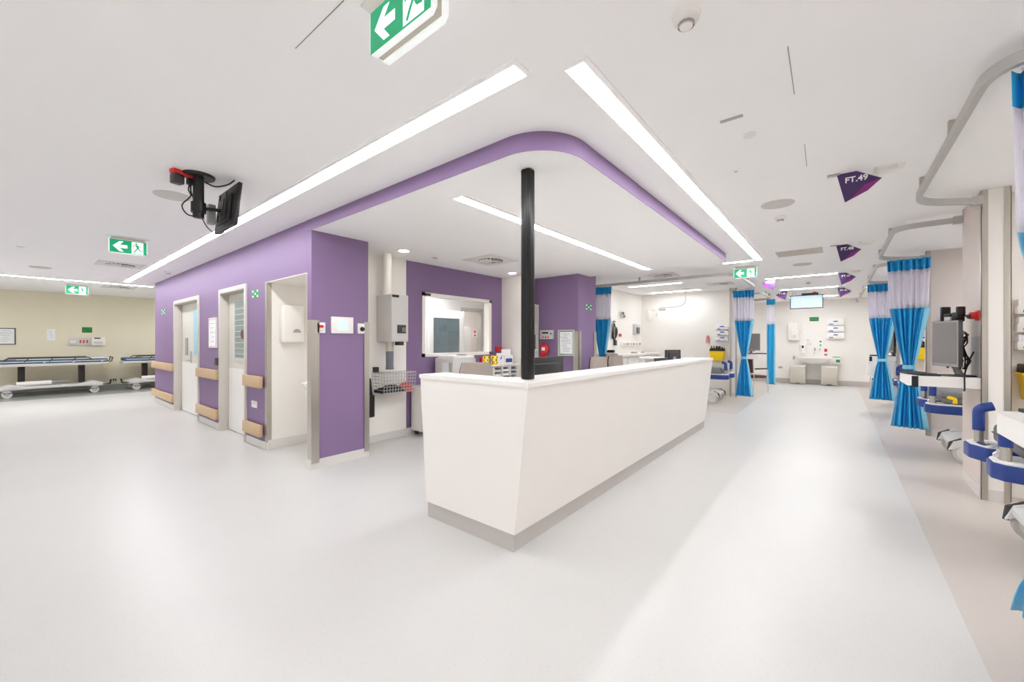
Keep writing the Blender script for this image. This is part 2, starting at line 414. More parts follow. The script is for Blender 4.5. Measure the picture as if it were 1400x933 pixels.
# left bay partition
n = box('wall_bay_end_5', (11.3, 11.95, 1.92, 2.08, 0.1, CEIL), 'warm_white_paint'); struct(n, 'white column at the corridor end of the left partition', 'wall')
box('plinth', (11.296, 11.954, 1.916, 2.084, 0, 0.1), 'cove_vinyl', n)
for y in (1.92, 2.08):
    box('corner_guard', (11.292, 11.297, y - (0.006 if y < 2 else 0.04), y + (0.04 if y < 2 else 0.006), 0, CEIL - 0.002), 'steel', n)
struct(box('wall_bay_divider_5', (11.6, 11.74, 2.08, 4.45, 0, CEIL), 'warm_white_paint'), 'white partition wall between the left bays', 'wall')

# skirting
def skirt(name, b, m='cove_vinyl'): struct(box(name, b, m), 'coved vinyl skirting along the wall foot', 'skirting')
k = MB()
for y0, y1 in ((5.70, 6.37), (7.54, 8.66), (10.40, 12.26)): k.box(WX - 0.012, WX, y0, y1, 0, 0.10)
struct(k.build('baseboard_left', 'cove_vinyl'), 'pale coved skirting under the purple wall', 'skirting')
k = MB(); k.prism([(WX - 0.012, 4.54), (WX - 0.012, 4.428), (2.71, 4.428), (2.71, 4.54), (2.70, 4.54), (2.70, 4.44), (WX, 4.44), (WX, 4.54)], 'z', 0, 0.10)
struct(k.build('baseboard_column_left', 'cove_vinyl'), 'coved vinyl skirting round the purple wall end', 'skirting')
skirt('baseboard_station', (2.71, 5.87, 4.958, 5.0, 0, 0.10))
skirt('baseboard_alcove', (WX + 0.02, 2.68, 5.678, 5.69, 0, 0.12))
skirt('baseboard_far', (16.288, 16.3, -4.6, 4.45, 0, 0.15), 'plinth_vinyl')
skirt('baseboard_bay_left', (7.02, 16.288, 4.438, 4.45, 0, 0.15))
skirt('baseboard_cream', (-6, 9.79, 16.588, 16.6, 0, 0.12), 'floor_grey')
skirt('baseboard_bay_right_2', (8.448, 8.46, -4.6, -1.09, 0, 0.1))
skirt('baseboard_column_back', (6.338, 6.35, 3.59, 4.44, 0, 0.1))

# observation window
wn = box('window_1', (WX0 + 0.05, WX1 - 0.05, 5.055, 5.063, WZ0 + 0.05, WZ1 - 0.05), 'glass'); struct(wn, 'wide observation window in the purple back wall', 'window')
fr = MB(); t = 0.055
fr.box(WX0, WX1, 4.985, 5.12, WZ0, WZ0 + t); fr.box(WX0, WX1, 4.985, 5.12, WZ1 - t, WZ1); fr.box(WX0, WX0 + t, 4.985, 5.12, WZ0, WZ1); fr.box(WX1 - t, WX1, 4.985, 5.12, WZ0, WZ1)
fr.build('window_frame', 'gloss_white', wn)
box('name_plate', (WX0 + 0.05, WX0 + 0.16, 4.980, 4.985, WZ1 - 0.05, WZ1 - 0.012), 'black_plastic', wn)

# doors: frame standing 2 cm proud of the wall, leaf set back in the reveal
def door(n, y0, y1, label):
    d = bpy.data.objects.new('door_%d' % n, None); COL.objects.link(d); d.location = (WX, (y0 + y1) / 2, 0); d.rotation_euler = (0, 0, NX)
    struct(d, label, 'door')
    W = y1 - y0; h = W / 2; t = 0.055
    f = MB()
    f.box(-h, -h + t, -0.025, 0.16, 0, 2.20, bev=0.004); f.box(h - t, h, -0.025, 0.16, 0, 2.20, bev=0.004); f.box(-h + t, h - t, -0.025, 0.16, 2.13, 2.20, bev=0.004)
    f.build('door_frame', 'door_frame', d, True)
    leaf = box('door_leaf', (-h + t + 0.004, h - t - 0.004, 0.10, 0.145, 0.008, 2.125), 'door_leaf', d)
    box('kick_plate', (-h + t + 0.01, h - t - 0.01, 0.096, 0.101, 0.012, 0.98), 'kick_plate', leaf)
    return d, leaf, h - t
dw, leaf, hw = door(1, D1[0], D1[1], 'wide grey door with a narrow glass and lever handle in the purple wall')
def lx(u, yc, x=WX + 0.10): return yc - onx(u, 466, x).y
yc = (D1[0] + D1[1]) / 2
box('vision_frame', (lx(265.2, yc), lx(265.2, yc) + 0.30, 0.088, 0.101, 1.10, 2.02), 'light_grey', leaf)
box('vision_panel', (lx(266.3, yc), lx(266.3, yc) + 0.22, 0.084, 0.089, 1.14, 1.98), 'blue_blind', leaf)
box('lock_plate', (lx(254, yc), lx(257.3, yc), 0.088, 0.099, 1.12, 1.46), 'grey_plastic', leaf)
HX = lx(261.5, yc) + 0.26
hd = MB(); hd.box(HX - 0.30, HX - 0.22, 0.088, 0.099, 0.98, 1.2); hd.cyl((HX - 0.26, 0.10, 1.03), (HX - 0.26, 0.04, 1.03), 0.012); hd.tube([(HX - 0.26, 0.045, 1.03), (HX - 0.40, 0.045, 1.03)], 0.012)
hd.build('door_handle', 'steel', leaf, True)
dn, leaf, hw = door(2, D2[0], D2[1], 'grey door with a tall glass panel beside the framed notice')
vx = lx(323, (D2[0] + D2[1]) / 2); ve = hw - 0.05
box('vision_frame', (vx - 0.05, ve + 0.04, 0.086, 0.101, 1.10, 2.05), 'light_grey', leaf)
box('vision_panel', (vx, ve, 0.082, 0.087, 1.15, 2.0), 'door_glass', leaf)
bl = MB()
for i in range(9): bl.box(vx + 0.02, ve - 0.02, 0.0795, 0.0815, 1.2 + i * 0.085, 1.21 + i * 0.085)
bl.build('blind', 'light_grey', leaf)
sk = MB(); sk.cyl((vx + 0.33, 0.0815, 1.5), (vx + 0.33, 0.077, 1.5), 0.07); sk.build('sticker', 'maroon', leaf)

# steel guards at the edges of the alcove and the purple wall end
def guard(name_label, b):
    g = MB(); g.box(*b); return tag(g.build('corner_guard', 'steel'), name_label, 'corner guard')
g = MB(); g.box(WX - 0.006, WX - 0.001, 5.66, 5.72, 0.1, 2.16); g.box(WX - 0.006, WX + 0.06, 5.684, 5.6895, 0.1, 2.15)
tag(g.build('corner_guard', 'steel'), 'tall steel edge strip at the wood rail side of the wash alcove', 'corner guard')
g = MB(); g.box(WX - 0.008, WX - 0.002, 4.427, 4.52, 0.06, 1.63); g.box(WX - 0.008, 2.10, 4.425, 4.4275, 0.06, 1.63)
tag(g.build('corner_guard', 'steel'), 'waist-high steel corner guard between wash alcove and touch panel wall', 'corner guard')
g = MB(); g.box(2.642, 2.708, 4.425, 4.4275, 0.06, 1.63); g.box(2.702, 2.708, 4.427, 4.52, 0.06, 1.63)
tag(g.build('corner_guard', 'steel'), 'steel corner guard at the end of the touch panel wall near the tube station', 'corner guard')
g = MB(); g.box(6.340, 6.3475, 3.586, 3.70, 0.1, 1.58); g.box(6.340, 6.44, 3.586, 3.594, 0.1, 1.58)
tag(g.build('corner_guard', 'steel'), 'steel corner guard on the purple column beside the framed certificate', 'corner guard')
g = MB(); g.box(6.93, 7.028, 3.586, 3.594, 0.1, 1.58); g.box(7.0225, 7.028, 3.586, 3.68, 0.1, 1.58)
tag(g.build('corner_guard', 'steel'), 'steel corner guard on the purple column edge next to the blue curtain', 'corner guard')

# wooden crash rails
def rail(y0, y1, z0, label, group):
    t = thing('crash_rail', label, 'wall rail', (WX, (y0 + y1) / 2, z0), NX, group)
    h = (y1 - y0) / 2
    box('rail_board', (-h, h, -0.065, -0.02, 0, 0.15), 'wood', t, bev=0.004)
    for s in (-0.7, 0.7): box('bracket', (s * h - 0.03, s * h + 0.03, -0.020, 0.0, 0.03, 0.12), 'steel', t)
for z0, hgt in ((0.79, 'hip-high'), (0.16, 'low')):
    rail(10.40, 12.28, z0, '%s light wood rail on the purple wall past the wide door' % hgt, 'wood crash rails')
    rail(7.55, 8.65, z0, '%s light wood rail on the purple wall between the two doors' % hgt, 'wood crash rails')
    rail(5.75, 6.36, z0, '%s short light wood rail between the single door and wash alcove' % hgt, 'wood crash rails')

# ================================================================== CEILING
def strip(label, x0, x1, y0, y1, z=CEIL, trim=0.03, glow='strip_glow'):
    t = thing('linear_ceiling_light', label, 'ceiling light', ((x0 + x1) / 2, (y0 + y1) / 2, z), 0, 'linear ceiling lights')
    a, b = (x1 - x0) / 2, (y1 - y0) / 2
    f = MB(); e = trim
    f.box(-a - e, a + e, -b - e, -b, -0.008, 0); f.box(-a - e, a + e, b, b + e, -0.008, 0); f.box(-a - e, -a, -b, b, -0.008, 0); f.box(a, a + e, -b, b, -0.008, 0)
    f.build('light_trim', 'ceiling_paint', t)
    box('diffuser', (-a, a, -b, b, -0.005, -0.001), glow, t)
strip('long linear ceiling light running beside the counter towards the far wall', 1.69, 7.62, 0.93, 1.03)
strip('long linear ceiling light running along the purple wall', 1.50, 1.60, 1.20, 12.35)
strip('linear ceiling light crossing the corridor end by the cream wall', -4.0, 2.1, 12.95, 13.05, glow='strip_bright')
strip('linear light in the lowered ceiling behind the black post', 2.33, 6.70, 2.42, 2.52, SOF, glow='strip_mid')
strip('short linear light turning off the end of the long counter light', 7.55, 7.65, 1.06, 1.50)
strip('linear light over the bay behind the desk, nearer the purple column', 9.44, 9.56, 2.73, 3.95)
strip('linear light over the bay behind the desk, nearer the sharps bin wall', 11.0, 11.12, 2.73, 3.95)
strip('linear light across the corridor between the FT.47 and FT.44 flags', 10.02, 10.14, -0.02, 1.17, glow='strip_bright')
strip('linear light across the corridor just before the hanging screen', 12.45, 12.57, -0.03, 1.11, glow='strip_bright')
# strips added to brighten the bays, corridor end and ward behind the camera
strip('unseen linear light added over the bay with the nearest bed', 3.3, 4.7, -2.6, -2.5, glow='strip_bay')
strip('unseen linear light added over the bay beyond the grey monitor shelf', 6.5, 7.9, -2.6, -2.5, glow='strip_bay')
strip('unseen linear light added over the bay between the two tied curtains', 9.6, 11.0, -2.6, -2.5, glow='strip_bay')
strip('unseen linear light added over the bay next to the far wall', 13.0, 14.4, -2.6, -2.5, glow='strip_bay')
strip('unseen linear light added over the left bay behind the narrow flat curtain', 13.4, 14.8, 3.0, 3.1, glow='strip_bright')
strip('added linear light across the corridor between the hanging screen and far wall', 14.9, 15.02, -0.03, 1.11, glow='strip_bright')  # extra strip put in to brighten the far wall
strip('unseen long fill light added in the open ward in front of the counter', -4.5, -4.4, -3.5, 10.0)
strip('unseen fill light added in the open ward opposite the counter end', -3.5, 0.0, -2.6, -2.5, glow='strip_bay')
strip('linear light of the room behind the observation window', 3.6, 6.4, 6.2, 6.3, glow='strip_bright')
strip('linear light beyond the doorway behind the observation window', 6.0, 8.6, 8.2, 8.3, glow='strip_bright')
strip('linear light of the stretcher corridor behind the purple wall', 3.2, 8.5, 14.6, 14.7, glow='strip_bright')

def downlight(label, x, y, z, r=0.055):
    t = thing('downlight', label, 'ceiling light', (x, y, z), 0, 'round downlights')
    MB().lathe([(r, -0.006), (r + 0.018, -0.006), (r + 0.02, 0.0), (r, 0.0)], n=28).build('bezel', 'satin_white', t, True)
    MB().lathe([(0.001, -0.004), (r, -0.005), (r, -0.001), (0.001, -0.001)], n=28).build('lens', 'lamp_glow', t)
p = onz(552, 342.5, SOF); downlight('round downlight in the lowered ceiling above the tube station', p.x, p.y, SOF, 0.07)
p = onz(700.5, 373, SOF); downlight('round downlight in the lowered ceiling near the end of the purple wall', p.x, p.y, SOF, 0.07)
downlight('small round downlight inside the wash alcove', 2.36, 5.1, 2.15, 0.05)

def swirl_vent(label, x, y, z, a=0.30, rz=0):
    t = thing('ceiling_vent', label, 'ceiling vent', (x, y, z), rz, 'swirl ceiling vents')
    box('vent_plate', (-a, a, -a, a, -0.008, 0), 'vent_white', t, bev=0.002)
    R = a * 0.62
    MB().lathe([(0.001, -0.010), (R, -0.010), (R, -0.008), (0.001, -0.008)], n=36).build('vent_opening', 'vent_dark', t)
    n = 18
    b = MB().box(R * 0.25, R * 0.97, -0.012, 0.020, -0.003, 0.002).build('vent_blade', 'vent_white', t)
    for i in range(n):
        q = b if i == 0 else b.copy()
        if i: COL.objects.link(q); q.parent = t
        q.location = (0, 0, -0.014); q.rotation_euler = (0.5, 0, 2 * PI * i / n)
    MB().lathe([(0.001, -0.018), (R * 0.26, -0.016), (R * 0.28, -0.010), (0.001, -0.010)], n=24).build('vent_hub', 'vent_white', t, True)
p = onz(671, 355.5, SOF); swirl_vent('swirl ceiling vent in the lowered ceiling above the window', p.x, p.y, SOF)
p = onz(907, 376, CEIL); swirl_vent('swirl ceiling vent beyond the lowered ceiling near the curtain track', p.x, p.y, CEIL, 0.26)
p = onz(985, 387.5, CEIL); swirl_vent('swirl ceiling vent over the bay near the left curtain column', p.x, p.y, CEIL, 0.26)
p = onz(165, 361.5, CEIL); swirl_vent('swirl ceiling vent beyond the exit sign near the purple wall', p.x, p.y, CEIL)
p = onz(163, 392.5, CEIL); swirl_vent('swirl ceiling vent over the parked stretchers', p.x, p.y, CEIL)

def rose(name, label, cat, u, v, prof, m, z=CEIL, group=None):
    p = onz(u, v, z); o = MB().lathe(prof, (0, 0, 0), 32).build(name, m, None, True); o.location = (p.x, p.y, z); return tag(o, label, cat, group)
SPK = [(0.001, -0.012), (0.12, -0.012), (0.135, -0.008), (0.14, 0), (0.001, 0)]
rose('ceiling_speaker', 'large round ceiling speaker between the FT.49 flag and the counter light', 'speaker', 1063, 278.5, SPK, 'speaker_mesh')
rose('ceiling_speaker', 'round ceiling speaker beside the ceiling-hung monitor', 'speaker', 236, 267, SPK, 'speaker_mesh')
rose('ceiling_speaker', 'round ceiling speaker past the beige hatch in the corridor', 'speaker', 1097, 361, SPK, 'speaker_mesh')
rose('ceiling_speaker', 'round ceiling speaker near the far exit sign by the cream wall', 'speaker', 55, 365, SPK, 'speaker_mesh')
DET = [(0.001, -0.05), (0.025, -0.05), (0.03, -0.03), (0.05, -0.022), (0.055, 0), (0.001, 0)]
def detector(label, u, v, z=CEIL):
    o = rose('smoke_detector', label, 'smoke detector', u, v, DET, 'satin_white', z, 'smoke detectors')
    MB().lathe([(0.031, -0.046), (0.0325, -0.046), (0.0325, -0.036), (0.031, -0.036)], n=12).build('sensor_slot', 'grey_plastic', o)
detector('small round smoke detector next to the large ceiling speaker by FT.49', 1067, 296)
detector('round smoke detector on the open ceiling in front of the counter light', 938, 20)
detector('small smoke detector on the ceiling along the purple wall', 230, 371)
detector('smoke detector on the lowered ceiling over the window wall', 595, 349, SOF)
detector('smoke detector on the ceiling before the hanging screen', 1105, 385)
SPR = [(0.001, -0.012), (0.035, -0.010), (0.04, 0), (0.001, 0)]
rose('sprinkler_cover', 'flat round sprinkler cover on the ceiling near the short slot', 'sprinkler', 1025, 183.5, SPR, 'satin_white')
rose('sprinkler_cover', 'tiny round sprinkler cover between the counter light and ceiling speaker', 'sprinkler', 1006, 234, [(0.001, -0.006), (0.012, -0.005), (0.014, 0), (0.001, 0)], 'light_grey')
rose('sprinkler_cover', 'flat round sprinkler cover near the exit sign over the left walkway', 'sprinkler', 28, 337, SPR, 'satin_white')
p = onz(1000, 161.5, CEIL)
o = box('ceiling_slot', (-0.012, 0.012, -0.06, 0.06, -0.006, 0), 'mid_grey'); o.location = (p.x, p.y, CEIL); tag(o, 'short slotted inlet in the ceiling beside the counter light', 'ceiling slot')
def joint(label, u0, v0, u1, v1):
    a, b = onz(u0, v0, CEIL), onz(u1, v1, CEIL)
    o = MB().ribbon([(a.x, a.y, CEIL), (b.x, b.y, CEIL)], 0.004, 0.0015).build('ceiling_joint', 'joint_dark'); tag(o, label, 'ceiling joint')
joint('thin dark joint line in the ceiling left of the big exit sign', 404, 65.5, 470, 0)
joint('long thin joint line in the ceiling before the FT.49 flag', 1077, 63, 1086, 128)
joint('short thin joint line in the ceiling nearest the FT.49 flag', 1100, 197, 1103, 227)
# beige access hatch
a, b = onz(1060, 344.8, CEIL), onz(1125, 344, CEIL)
o = box('access_hatch', (7.16, 7.60, 0.15, 0.71, CEIL - 0.006, CEIL), 'beige_panel', bev=0.002); tag(o, 'beige rectangular access hatch in the corridor ceiling', 'hatch')
for i, (u, v, l) in enumerate(((1213, 234, 'white square ceiling sensor next to the flag by the large speaker'), (1184, 333, 'white square ceiling sensor next to the flag by the beige hatch'), (1171, 372, 'white square ceiling sensor next to the flag lettered FT.47'))):
    p = onz(u, v, CEIL - 0.03); t = thing('ceiling_sensor', l, 'sensor', (p.x, p.y, CEIL), 0, 'ceiling sensors')
    box('sensor_body', (-0.05, 0.05, -0.055, 0.055, -0.035, 0), 'satin_white', t, bev=0.006)
    box('mounting_plate', (-0.08, 0.08, -0.10, 0.08, -0.004, 0), 'satin_white', t)

# exit signs
def exit_sign(label, loc, rz, W=0.36, H=0.17, drop=0.03, double=False):
    t = thing('exit_sign', label, 'exit sign', loc, rz, 'illuminated exit signs')
    box('ceiling_plate', (-W / 2 - 0.02, W / 2 + 0.02, -0.05, 0.05, -0.012, 0), 'satin_white', t, bev=0.003)
    box('stem', (-W / 2 + 0.02, W / 2 - 0.02, -0.012, 0.012, -drop - 0.01, -0.01), 'beige_panel', t)
    z1 = -drop; z0 = z1 - H
    fb = MB(); fb.prism([(-W / 2, z1), (-W / 2, z0 + 0.02), (-W / 2 + 0.02, z0), (W / 2 - 0.02, z0), (W / 2, z0 + 0.02), (W / 2, z1)], 'y', -0.022, 0.0 if double else 0.022)
    body = fb.build('sign_body', 'sign_shell', t)
    if double:
        box('sign_core', (-W / 2 + 0.012, W / 2 - 0.012, 0.0, 0.03, z0 + 0.012, z1), 'beige_panel', t)
        fb = MB(); fb.prism([(-W / 2, z1), (-W / 2, z0 + 0.02), (-W / 2 + 0.02, z0), (W / 2 - 0.02, z0), (W / 2, z0 + 0.02), (W / 2, z1)], 'y', 0.03, 0.052)
        fb.build('sign_back', 'sign_shell', t)
    for s, y in ((1, -0.0235),) if not double else ((1, -0.0235),):
        e = 0.007
        face = box('sign_face', (-W / 2 + e, W / 2 - e, y, y + 0.0015, z0 + e, z1 - e * 0.5), 'exit_green', t)
        cz = (z0 + z1) / 2; hh = H * 0.36; x0 = -W * 0.40
        arrow = [(x0, cz), (x0 + hh * 0.95, cz + hh), (x0 + hh * 1.55, cz + hh), (x0 + hh * 0.95, cz + hh * 0.32), (x0 + hh * 2.1, cz + hh * 0.32), (x0 + hh * 2.1, cz - hh * 0.32), (x0 + hh * 0.95, cz - hh * 0.32), (x0 + hh * 1.55, cz - hh), (x0 + hh * 0.95, cz - hh)]
        MB().prism(arrow, 'y', y - 0.001, y).build('arrow', 'exit_white', face)
        dx0, dx1 = W * 0.08, W * 0.39
        MB().box(dx0, dx1, y - 0.001, y, z0 + 0.014, z1 - 0.014).build('doorway', 'exit_white', face)
        m = MB(); yy = (y - 0.0025, y - 0.001); q = H / 0.17; cx = (dx0 + dx1) / 2
        def limb(pts, wd):
            for (ax, az), (bx, bz) in zip(pts, pts[1:]):
                d = Vector((bx - ax, bz - az)).normalized(); n_ = Vector((-d.y, d.x)) * wd * q / 2
                m.prism([(cx + ax * q - n_.x, cz + az * q - n_.y), (cx + bx * q - n_.x, cz + bz * q - n_.y), (cx + bx * q + n_.x, cz + bz * q + n_.y), (cx + ax * q + n_.x, cz + az * q + n_.y)], 'y', *yy)
        m.prism([(cx + (-0.012 + 0.011 * math.cos(k * PI / 6)) * q, cz + (0.05 + 0.011 * math.sin(k * PI / 6)) * q) for k in range(12)], 'y', *yy)
        limb([(-0.008, 0.036), (0.006, -0.004)], 0.022); limb([(-0.006, 0.034), (-0.034, 0.028), (-0.044, 0.010)], 0.008); limb([(-0.002, 0.032), (0.022, 0.016), (0.038, 0.022)], 0.008)
        limb([(0.002, -0.002), (-0.016, -0.028), (-0.034, -0.062)], 0.012); limb([(0.008, -0.004), (0.022, -0.030), (0.050, -0.034)], 0.012)
        m.build('running_figure', 'exit_green', face)
    return t
exit_sign('large exit sign with two plates hanging in front of the purple wall light', (0.905, 1.25, CEIL), NX, 0.38, 0.175, 0.03, double=True)
p0, p1 = onz(149, 326, 2.69), onz(200.7, 331.5, 2.69)
exit_sign('green exit sign hanging over the walkway along the purple wall', ((p0.x + p1.x) / 2, (p0.y + p1.y) / 2, CEIL), NY, 0.36, 0.175, 0.04)
p0, p1 = onz(89.7, 389.8, 2.69), onz(120.6, 391.5, 2.69)
exit_sign('green exit sign hanging near the cream wall', ((p0.x + p1.x) / 2, (p0.y + p1.y) / 2, CEIL), NY, 0.36, 0.20, 0.04)
p0, p1 = onz(1004, 368, 2.68), onz(1034.3, 365.6, 2.68)
exit_sign('green exit sign hanging at the end of the long counter light', ((p0.x + p1.x) / 2, (p0.y + p1.y) / 2, CEIL), NX, 0.36, 0.165, 0.05)

# FT flags
def flag(txt, x, y, z, rz, left=False, label=''):
    t = thing('bay_flag', label, 'sign', (x, y, z), rz, 'hanging bay number flags')
    s = -1 if left else 1
    P5 = [(0.0, 0.0), (0.12, 0.0), (0.265, -0.09), (0.185, -0.165), (0.05, -0.23)]
    o = MB().prism([(s * a, b) for a, b in P5], 'y', -0.003, 0.003).build('flag_panel', 'ft_indigo', t)
    MB().prism([(s * a, b) for a, b in ((0.262, -0.091), (0.185, -0.163), (0.08, -0.215), (0.17, -0.115))], 'y', -0.0042, -0.003).build('flag_stripe', 'ft_magenta', o)
    text('lettering', txt, 0.060, 'white_print', o, (s * 0.118, -0.0052, -0.062), (PI / 2, 0, 0), fat=0.0014)
    br = MB(); br.box(-0.06 if not left else -0.02, 0.02 if not left else 0.06, -0.02, 0.02, -0.006, CEIL - z); br.build('bracket', 'mid_grey', t)
for txt, u, v, l in (('FT.49', 1144, 240, 'near the large round ceiling speaker'), ('FT.48', 1143, 336, 'beside the beige ceiling hatch'), ('FT.47', 1146, 374, 'at the bay side end of a linear light'), ('FT.46', 1145, 394, 'between the hanging screen and the curtained bays')):
    p = onz(u, v, CEIL - 0.012); flag(txt, p.x, p.y, CEIL - 0.006, NX, False, 'purple hanging flag lettered %s %s' % (txt, l))
for txt, u, v, l in (('FT.44', 1061, 381.5, 'pointing to the bay behind the desk'), ('FT.45', 1077, 398, 'next to the pole of the hanging screen')):
    p = onz(u, v, CEIL - 0.012); flag(txt, p.x, p.y, CEIL - 0.006, NX, True, 'purple hanging flag lettered %s %s' % (txt, l))

# curtain tracks
def fillet(pts, r, n=8):
    out = [Vector(pts[0])]
    for a, b, c in zip(pts, pts[1:], pts[2:]):
        a, b, c = Vector(a), Vector(b), Vector(c)
        d0, d1 = (a - b), (c - b); rr = min(r, d0.length * 0.49, d1.length * 0.49)
        p0, p1 = b + d0.normalized() * rr, b + d1.normalized() * rr
        for k in range(n + 1):
            t = k / n; out.append(p0 * (1 - t) ** 2 + b * 2 * t * (1 - t) + p1 * t ** 2)
    out.append(Vector(pts[-1])); return out
TZ = CEIL - 0.07
def track(label, pts, brackets=()):
    ox, oy = pts[0]
    t = thing('curtain_track', label, 'curtain track', (ox, oy, 0), 0, 'curtain tracks')
    pts = [(x - ox, y - oy) for x, y in pts]; brackets = [(x - ox, y - oy) for x, y in brackets]
    MB().ribbon([(q.x, q.y, TZ) for q in fillet([Vector((x, y, 0)) for x, y in pts], 0.4)], 0.03, 0.055).build('track_rail', 'aluminium', t, True)
    for (x, y) in brackets: box('hanger', (x - 0.018, x + 0.018, y - 0.018, y + 0.018, TZ - 0.01, CEIL), 'steel', t, bev=0.003)
    for (x, y) in (pts[0], pts[-1]): box('end_socket', (x - 0.03, x + 0.03, y - 0.035, y + 0.035, TZ - 0.065, TZ + 0.01), 'aluminium', t, bev=0.004)
track('curved curtain track over the nearest bed with blue bumpers', [(2.72, -0.96), (2.72, -0.545), (5.04, -0.545), (5.32, -0.965)], [(3.55, -0.545), (4.62, -0.545)])
track('curved curtain track between the taupe column and the plain partition', [(6.03, -0.965), (6.03, -0.50), (8.17, -0.50), (8.46, -1.0)], [(6.5, -0.50), (7.9, -0.50)])
track('curved curtain track over the bed between the two tied curtains', [(8.64, -1.0), (8.80, -0.52), (11.35, -0.52), (11.55, -0.965)], [(9.4, -0.52), (10.9, -0.52)])
track('curtain track running on to the far wall', [(12.1, -0.965), (12.1, -0.52), (15.6, -0.52), (16.26, -0.52)], [(12.9, -0.52), (14.6, -0.52)])
track('curtain track across the bay behind the desk', [(8.2, 4.41), (8.2, 1.42), (10.7, 1.42), (11.25, 1.98)], [(8.2, 3.2), (9.6, 1.42)])
track('curved curtain track carrying the narrow flat curtain', [(11.98, 1.98), (12.0, 1.46), (13.9, 1.46), (14.05, 4.41)], [(12.6, 1.46), (13.3, 1.46)])

# ================================================================== NURSES' STATION
# counter: sloping front and ends on a recessed vinyl plinth, with a raised gloss top
CX0, CX1, CT = 2.06, 7.00, 1.13
ct = thing('reception_counter', 'long white reception counter with sloping front and grey plinth', 'counter', (CX0, 1.66, 0))
def cp(x0, x1, y0a, y0b, y1a, y1b, z0, z1):
    """slab between z0 and z1: y runs y0a..y1a at the bottom and y0b..y1b at the top (world)"""
    m = MB(); V = [m.bm.verts.new((x - CX0, y - 1.66, z)) for x, y, z in ((x0, y0a, z0), (x1, y0a, z0), (x1, y1a, z0), (x0, y1a, z0), (x0, y0b, z1), (x1, y0b, z1), (x1, y1b, z1), (x0, y1b, z1))]
    for f in ((3, 2, 1, 0), (4, 5, 6, 7), (0, 1, 5, 4), (1, 2, 6, 5), (2, 3, 7, 6), (3, 0, 4, 7)): m.bm.faces.new([V[i] for i in f])
    return m
cp(CX0 + 0.04, CX1 - 0.04, 1.645, 1.535, 1.685, 1.575, 0.12, CT - 0.03).build('front_panel', 'counter_white', ct)
cp(CX0, CX0 + 0.04, 1.645, 1.535, 2.545, 2.62, 0.12, CT - 0.03).build('end_panel', 'counter_white', ct)
cp(CX1 - 0.04, CX1, 1.645, 1.535, 2.545, 2.62, 0.12, CT - 0.03).build('end_panel', 'counter_white', ct)
pl = MB(); e_ = CX1 - CX0 - 0.008; pl.prism([(0.008, 0), (e_, 0), (e_, 0.875), (e_ - 0.04, 0.875), (e_ - 0.04, 0.04), (0.048, 0.04), (0.048, 0.875), (0.008, 0.875)], 'z', 0, 0.12)
pl.build('plinth', 'plinth_vinyl', ct)
top = MB()
x0, x1, y0, y1 = -0.006, CX1 - CX0 + 0.006, 1.527 - 1.66, 2.628 - 1.66
top.prism([(x0, y0), (x1, y0), (x1, y1), (x1 - 0.26, y1), (x1 - 0.26, y0 + 0.32), (x0 + 0.26, y0 + 0.32), (x0 + 0.26, y1), (x0, y1)], 'z', CT - 0.03, CT)
top.build('counter_top', 'gloss_white', ct)
inn = MB(); inn.box(0.26, CX1 - CX0 - 0.26, 0.15, 0.18, 0.1, CT - 0.03); inn.build('inner_panel', 'satin_white', ct)
# desk top inside the counter
dk = thing('work_desk', 'white built-in desk behind the reception counter', 'desk', (4.5, 2.2, 0))
box('desk_top', (-2.15, 2.15, -0.34, 0.40, 0.70, 0.73), 'satin_white', dk, bev=0.003)
for x in (-2.1, -0.7, 0.7, 2.1): box('support_panel', (x - 0.015, x + 0.015, -0.3, 0.36, 0, 0.70), 'satin_white', dk)
# black post from counter to lowered ceiling
ps = thing('support_post', 'glossy black square post rising from the counter to the lowered ceiling', 'post', (2.275, 1.695, CT))
MB().box(-0.037, 0.037, -0.037, 0.037, 0, SOF - CT, bev=0.010, seg=3).build('post_shaft', 'black_metal', ps, True)
g = MB()
for a in (-0.012, 0.012): g.box(a - 0.002, a + 0.002, -0.0385, -0.036, 0, SOF - CT); g.box(-0.0385, -0.036, a - 0.002, a + 0.002, 0, SOF - CT)
g.build('post_groove', 'black_plastic', ps)

# computer screens on the desk (backs towards the corridor)
def monitor(name, label, loc, rz, W, H, zb, face='screen_grey', frame='black_plastic', back='dark_plastic', tilt=0.0, base=True, group=None):
    t = thing(name, label, 'monitor', loc, rz, group)
    b = MB().box(-W / 2, W / 2, 0.0, 0.035, zb, zb + H, bev=0.006).box(-W * 0.33, W * 0.33, 0.03, 0.06, zb + H * 0.18, zb + H * 0.85, bev=0.012).build('monitor_case', frame if back is None else back, t, True)
    box('bezel', (-W / 2 + 0.002, W / 2 - 0.002, -0.004, 0.001, zb + 0.002, zb + H - 0.002), frame, b)
    box('screen', (-W / 2 + 0.015, W / 2 - 0.015, -0.006, -0.003, zb + 0.028, zb + H - 0.015), face, b)
    if base:
        MB().tube([(0, 0.11, 0.012), (0, 0.09, zb * 0.6), (0, 0.055, zb + H * 0.5)], [0.03, 0.026, 0.026], 12).build('monitor_stand', 'grey_plastic', t, True)
        MB().lathe([(0.001, 0), (0.13, 0), (0.125, 0.012), (0.04, 0.016), (0.001, 0.018)], (0, 0.09, 0), 28).build('monitor_foot', 'dark_plastic', t, True)
    return t
m1 = monitor('computer_monitor', 'large dark monitor seen from behind next to the black post', (2.98, 2.06, 0.73), PY, 0.62, 0.36, 0.165, back='black_plastic')
box('cable_cover', (-0.29, 0.29, 0.036, 0.045, 0.42, 0.445), 'dark_plastic', m1)
